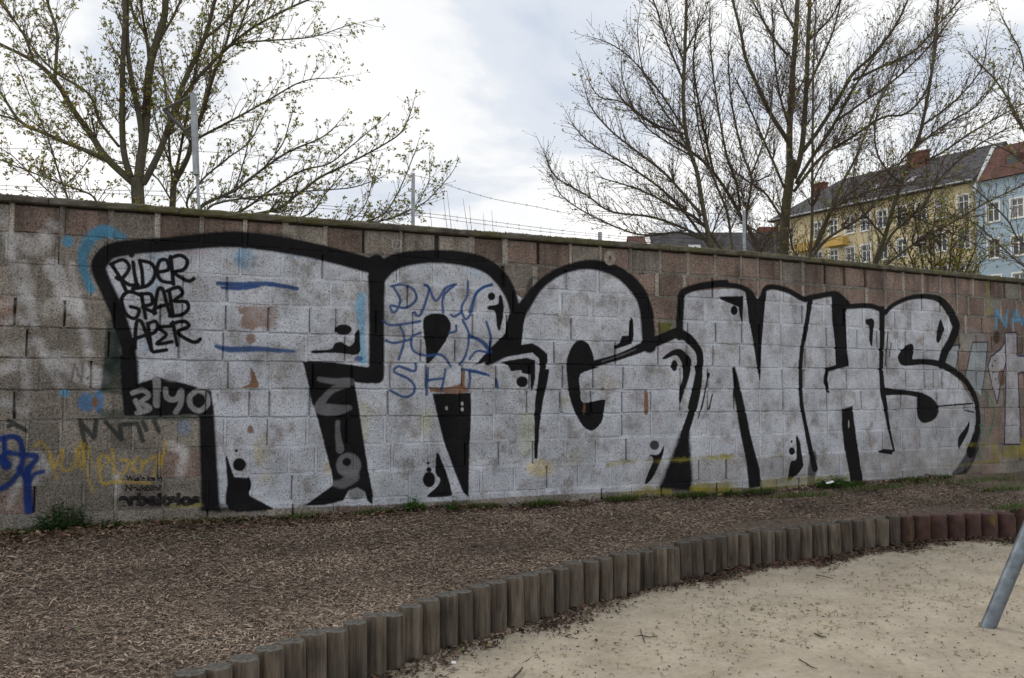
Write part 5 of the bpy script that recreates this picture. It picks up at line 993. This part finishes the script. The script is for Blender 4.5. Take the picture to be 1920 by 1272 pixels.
TCL = [([(410,640),(390,480),(384,420)], 16, 14, 0), ([(384,425),(350,385),(377,340),(427,297),(467,267),(492,222)], 6, 2.5), ([(386,420),(377,388),(440,357),(493,317),(543,284),(600,260),(628,238)], 9, 2.5), ([(390,430),(440,410),(517,393),(560,363),(600,333),(653,307),(717,273),(753,247),(771,208)], 9, 2.5), ([(400,420),(460,391),(517,350),(567,320),(617,307),(660,273),(702,238)], 6, 2), ([(388,425),(400,384),(533,363),(600,357),(660,352),(702,338)], 5, 2),
       ([(420,470),(600,440),(720,413),(760,397),(800,377),(844,329)], 6, 2), ([(560,448),(697,413),(740,373),(778,286)], 5, 2), ([(540,440),(667,407),(702,326)], 4, 2), ([(480,430),(577,403),(607,367),(641,328)], 5, 2), ([(640,432),(760,400),(800,350),(806,318)], 3.5, 1.5), ([(493,317),(530,270),(545,220)], 4, 2), ([(440,357),(455,310),(470,250)], 4, 2)]
make_tree("low spreading maple reaching over the wall between the first two fence posts", TCL, 10.9, sub=.17, sublen=.42, bsize=.034, twl=.2, spread=.7, leafy=.75)
TD = [([(150,640),(140,480),(132,380)], 8, 7, 0), ([(132,385),(113,333),(90,260),(60,190),(40,140)], 5, 2), ([(180,420),(177,371),(110,343),(43,317),(0,300),(-40,280)], 5, 2), ([(135,400),(60,330),(20,290),(-20,270)], 4, 2), ([(120,350),(150,320),(165,300)], 3, 2)]
make_tree("thin young maple with low arching branches left of the multi-stemmed maple", TD, 11.0, sub=.17, sublen=.5, bsize=.036, spread=.6)
BR = dict(leafy=.06, bsize=.04, sub=.15, sublen=1.0, twig=.13, twl=.42)
TR1 = [([(1466,760),(1468,560),(1469,480),(1473,400),(1480,340),(1484,300)], 24, 20, 0), ([(1482,330),(1480,260),(1485,156),(1493,52),(1498,-60)], 15, 9), ([(1488,335),(1503,281),(1511,182),(1515,78),(1521,-60)], 13, 7), ([(1481,290),(1477,265),(1446,216),(1420,160),(1398,109),(1388,57),(1368,-20)], 11, 5), ([(1479,105),(1453,75),(1415,10),(1400,-30)], 6, 3), ([(1505,285),(1542,234),(1574,182),(1600,138),(1636,104),(1680,47),(1710,-20)], 9, 4), ([(1492,345),(1520,300),(1542,268),(1566,229),(1600,167),(1640,105),(1660,70)], 8, 4),
       ([(1600,151),(1654,125),(1714,96),(1756,50),(1810,-10)], 6, 3), ([(1566,229),(1628,185),(1670,156),(1727,104),(1770,52),(1795,20)], 6, 3), ([(1488,360),(1540,295),(1589,263),(1654,221),(1699,213),(1738,167),(1756,78),(1757,0)], 7, 3), ([(1466,410),(1436,364),(1409,345),(1380,325)], 6, 3), ([(1470,352),(1453,311),(1430,259),(1400,190),(1380,150)], 6, 3), ([(1478,395),(1440,440),(1405,425),(1380,400)], 4, 2), ([(1480,240),(1460,170),(1452,100),(1448,20)], 6, 3), ([(1512,170),(1540,110),(1565,50),(1580,-20)], 6, 3), ([(1514,130),(1490,190),(1485,215)], 4, 2), ([(1518,75),(1560,30),(1590,-30)], 5, 3), ([(1492,60),(1470,20),(1455,-30)], 5, 3)]
make_tree("tall bare tree with a twin leader in front of the yellow house corner", TR1, 16.5, **BR)
TR2 = [([(1620,760),(1632,560),(1641,493),(1660,441),(1675,389),(1696,324),(1714,280),(1727,242),(1743,161),(1756,52),(1760,-40)], 12, 5, 0), ([(1640,500),(1672,440),(1700,415),(1735,380),(1759,340),(1805,295),(1842,267),(1890,240)], 7, 3), ([(1645,510),(1701,467),(1740,441),(1785,418),(1850,380),(1925,345)], 6, 3), ([(1668,412),(1700,402),(1732,415),(1800,444),(1850,470)], 4, 2), ([(1700,315),(1760,290),(1820,250),(1880,215),(1930,190)], 5, 2.5), ([(1715,278),(1770,235),(1830,200),(1870,150)], 5, 2.5), ([(1690,345),(1650,300),(1640,240),(1655,170)], 5, 2.5), ([(1730,235),(1790,190),(1840,130),(1850,80)], 5, 2.5), ([(1660,445),(1620,400),(1600,340),(1610,280)], 4, 2)]
make_tree("leaning bare tree whose long branches cross the yellow house front", TR2, 15.0, leafy=.14, bsize=.038, sub=.15, sublen=.9, twl=.38)
TR3 = [([(1500,760),(1510,560),(1519,480),(1535,454),(1561,389),(1576,350),(1597,311),(1613,276),(1644,198),(1667,156),(1690,100)], 9, 3.5, 0), ([(1518,490),(1550,449),(1597,420),(1628,397),(1654,361),(1680,316),(1720,270),(1760,250)], 7, 3), ([(1516,500),(1522,440),(1523,350),(1524,220),(1526,100),(1530,20)], 7, 3.5), ([(1512,500),(1488,470),(1480,430),(1463,385),(1455,350)], 5, 2), ([(1523,345),(1545,300),(1580,250),(1600,200)], 4, 2), ([(1560,392),(1600,370),(1660,350),(1720,345),(1790,330)], 4, 2), ([(1524,470),(1545,420),(1570,380),(1640,330),(1700,300)], 5, 2.5)]
make_tree("clump of slim bare stems beside the twin-leader tree", TR3, 14.2, leafy=.12, bsize=.038, sub=.16, sublen=.8, twl=.35)
TM = [([(1350,760),(1342,560),(1333,470),(1318,389),(1307,324),(1294,285),(1284,233),(1281,169),(1284,104),(1287,0),(1288,-50)], 13, 6, 0), ([(1362,480),(1312,415),(1260,387),(1221,366),(1182,350),(1130,335)], 8, 2.5), ([(1338,475),(1286,402),(1234,350),(1177,311),(1146,293),(1099,262),(1075,235)], 7, 2.5), ([(1316,405),(1250,329),(1195,285),(1146,246),(1112,207),(1100,180)], 7, 2.5), ([(1330,560),(1400,520),(1422,470),(1390,407),(1364,361),(1338,324),(1307,293),(1234,241),(1180,200),(1146,160)], 11, 3), ([(1325,450),(1281,428),(1221,407),(1146,397),(1099,366),(1042,332),(1024,296)], 6, 2.5), ([(1322,450),(1273,436),(1229,441),(1182,436),(1104,402),(1052,366),(1035,330)], 5, 2),
      ([(1288,250),(1247,187),(1224,156),(1182,109),(1151,86),(1128,76)], 5, 2), ([(1281,150),(1276,140),(1250,78),(1234,26),(1221,-10)], 5, 3), ([(1286,252),(1229,234),(1169,193),(1125,182),(1102,150)], 5, 2), ([(1375,480),(1364,402),(1351,366),(1325,300),(1310,240),(1300,160)], 6, 3), ([(1392,500),(1401,397),(1409,337),(1396,298),(1385,259),(1370,180),(1365,100)], 7, 3), ([(1409,328),(1430,272),(1443,233),(1450,150)], 5, 2.5), ([(1388,395),(1380,340),(1364,298),(1349,220),(1335,120),(1330,40)], 6, 3), ([(1338,324),(1323,259),(1315,220),(1300,120),(1310,30)], 6, 3), ([(1292,290),(1240,260),(1200,225),(1170,160),(1165,120)], 4, 2), ([(1284,100),(1310,50),(1330,0)], 4, 2), ([(1283,120),(1262,60),(1250,0)], 4, 2), ([(1306,320),(1275,250),(1240,200),(1205,130),(1195,60)], 5, 2), ([(1335,440),(1360,380),(1400,350),(1440,330)], 4, 2)]
make_tree("wide bare tree with fanned branches above the low dark-roofed house", TM, 14.0, leafy=.06, bsize=.036, sub=.14, sublen=.75, twig=.11, twl=.34)
TF = [([(2010,700),(1990,540),(1970,420),(1950,320)], 16, 10, 0), ([(1955,330),(1915,234),(1876,164),(1847,130),(1821,104)], 6, 2.5), ([(1952,320),(1930,200),(1915,104),(1896,65),(1878,31)], 6, 2.5), ([(1975,480),(1915,454),(1889,413),(1847,371),(1816,345),(1790,330)], 5, 2), ([(1980,540),(1915,496),(1863,449),(1826,418),(1790,405)], 5, 2), ([(1955,340),(1900,290),(1860,270),(1830,262)], 5, 2), ([(1940,270),(1900,215),(1890,160),(1900,120)], 4, 2)]
make_tree("budding maple at the pale blue house with yellow-green clusters", TF, 12.8, leafy=.6, bsize=.03, sub=.22, sublen=.6, spread=.8)
BU = [([(1760 + dx * .3, 620), (1760 + dx * .6, 520), (1760 + dx, y1)], 5, 2) for dx, y1 in ((-70, 430), (-45, 400), (-20, 415), (5, 390), (30, 405), (55, 420), (80, 440), (-85, 465), (100, 470), (-10, 450), (40, 455))]
make_tree("dense reddish twiggy bush with yellow-green flower clusters in front of the yellow house", BU, 16.0, "bush", None, sub=.11, sublen=.6, twig=.10, buds=.8, leafy=.35, bsize=.04, name="bush", spread=1.0, bcol=((0.34, 0.34, 0.05), (0.26, 0.28, 0.05)))
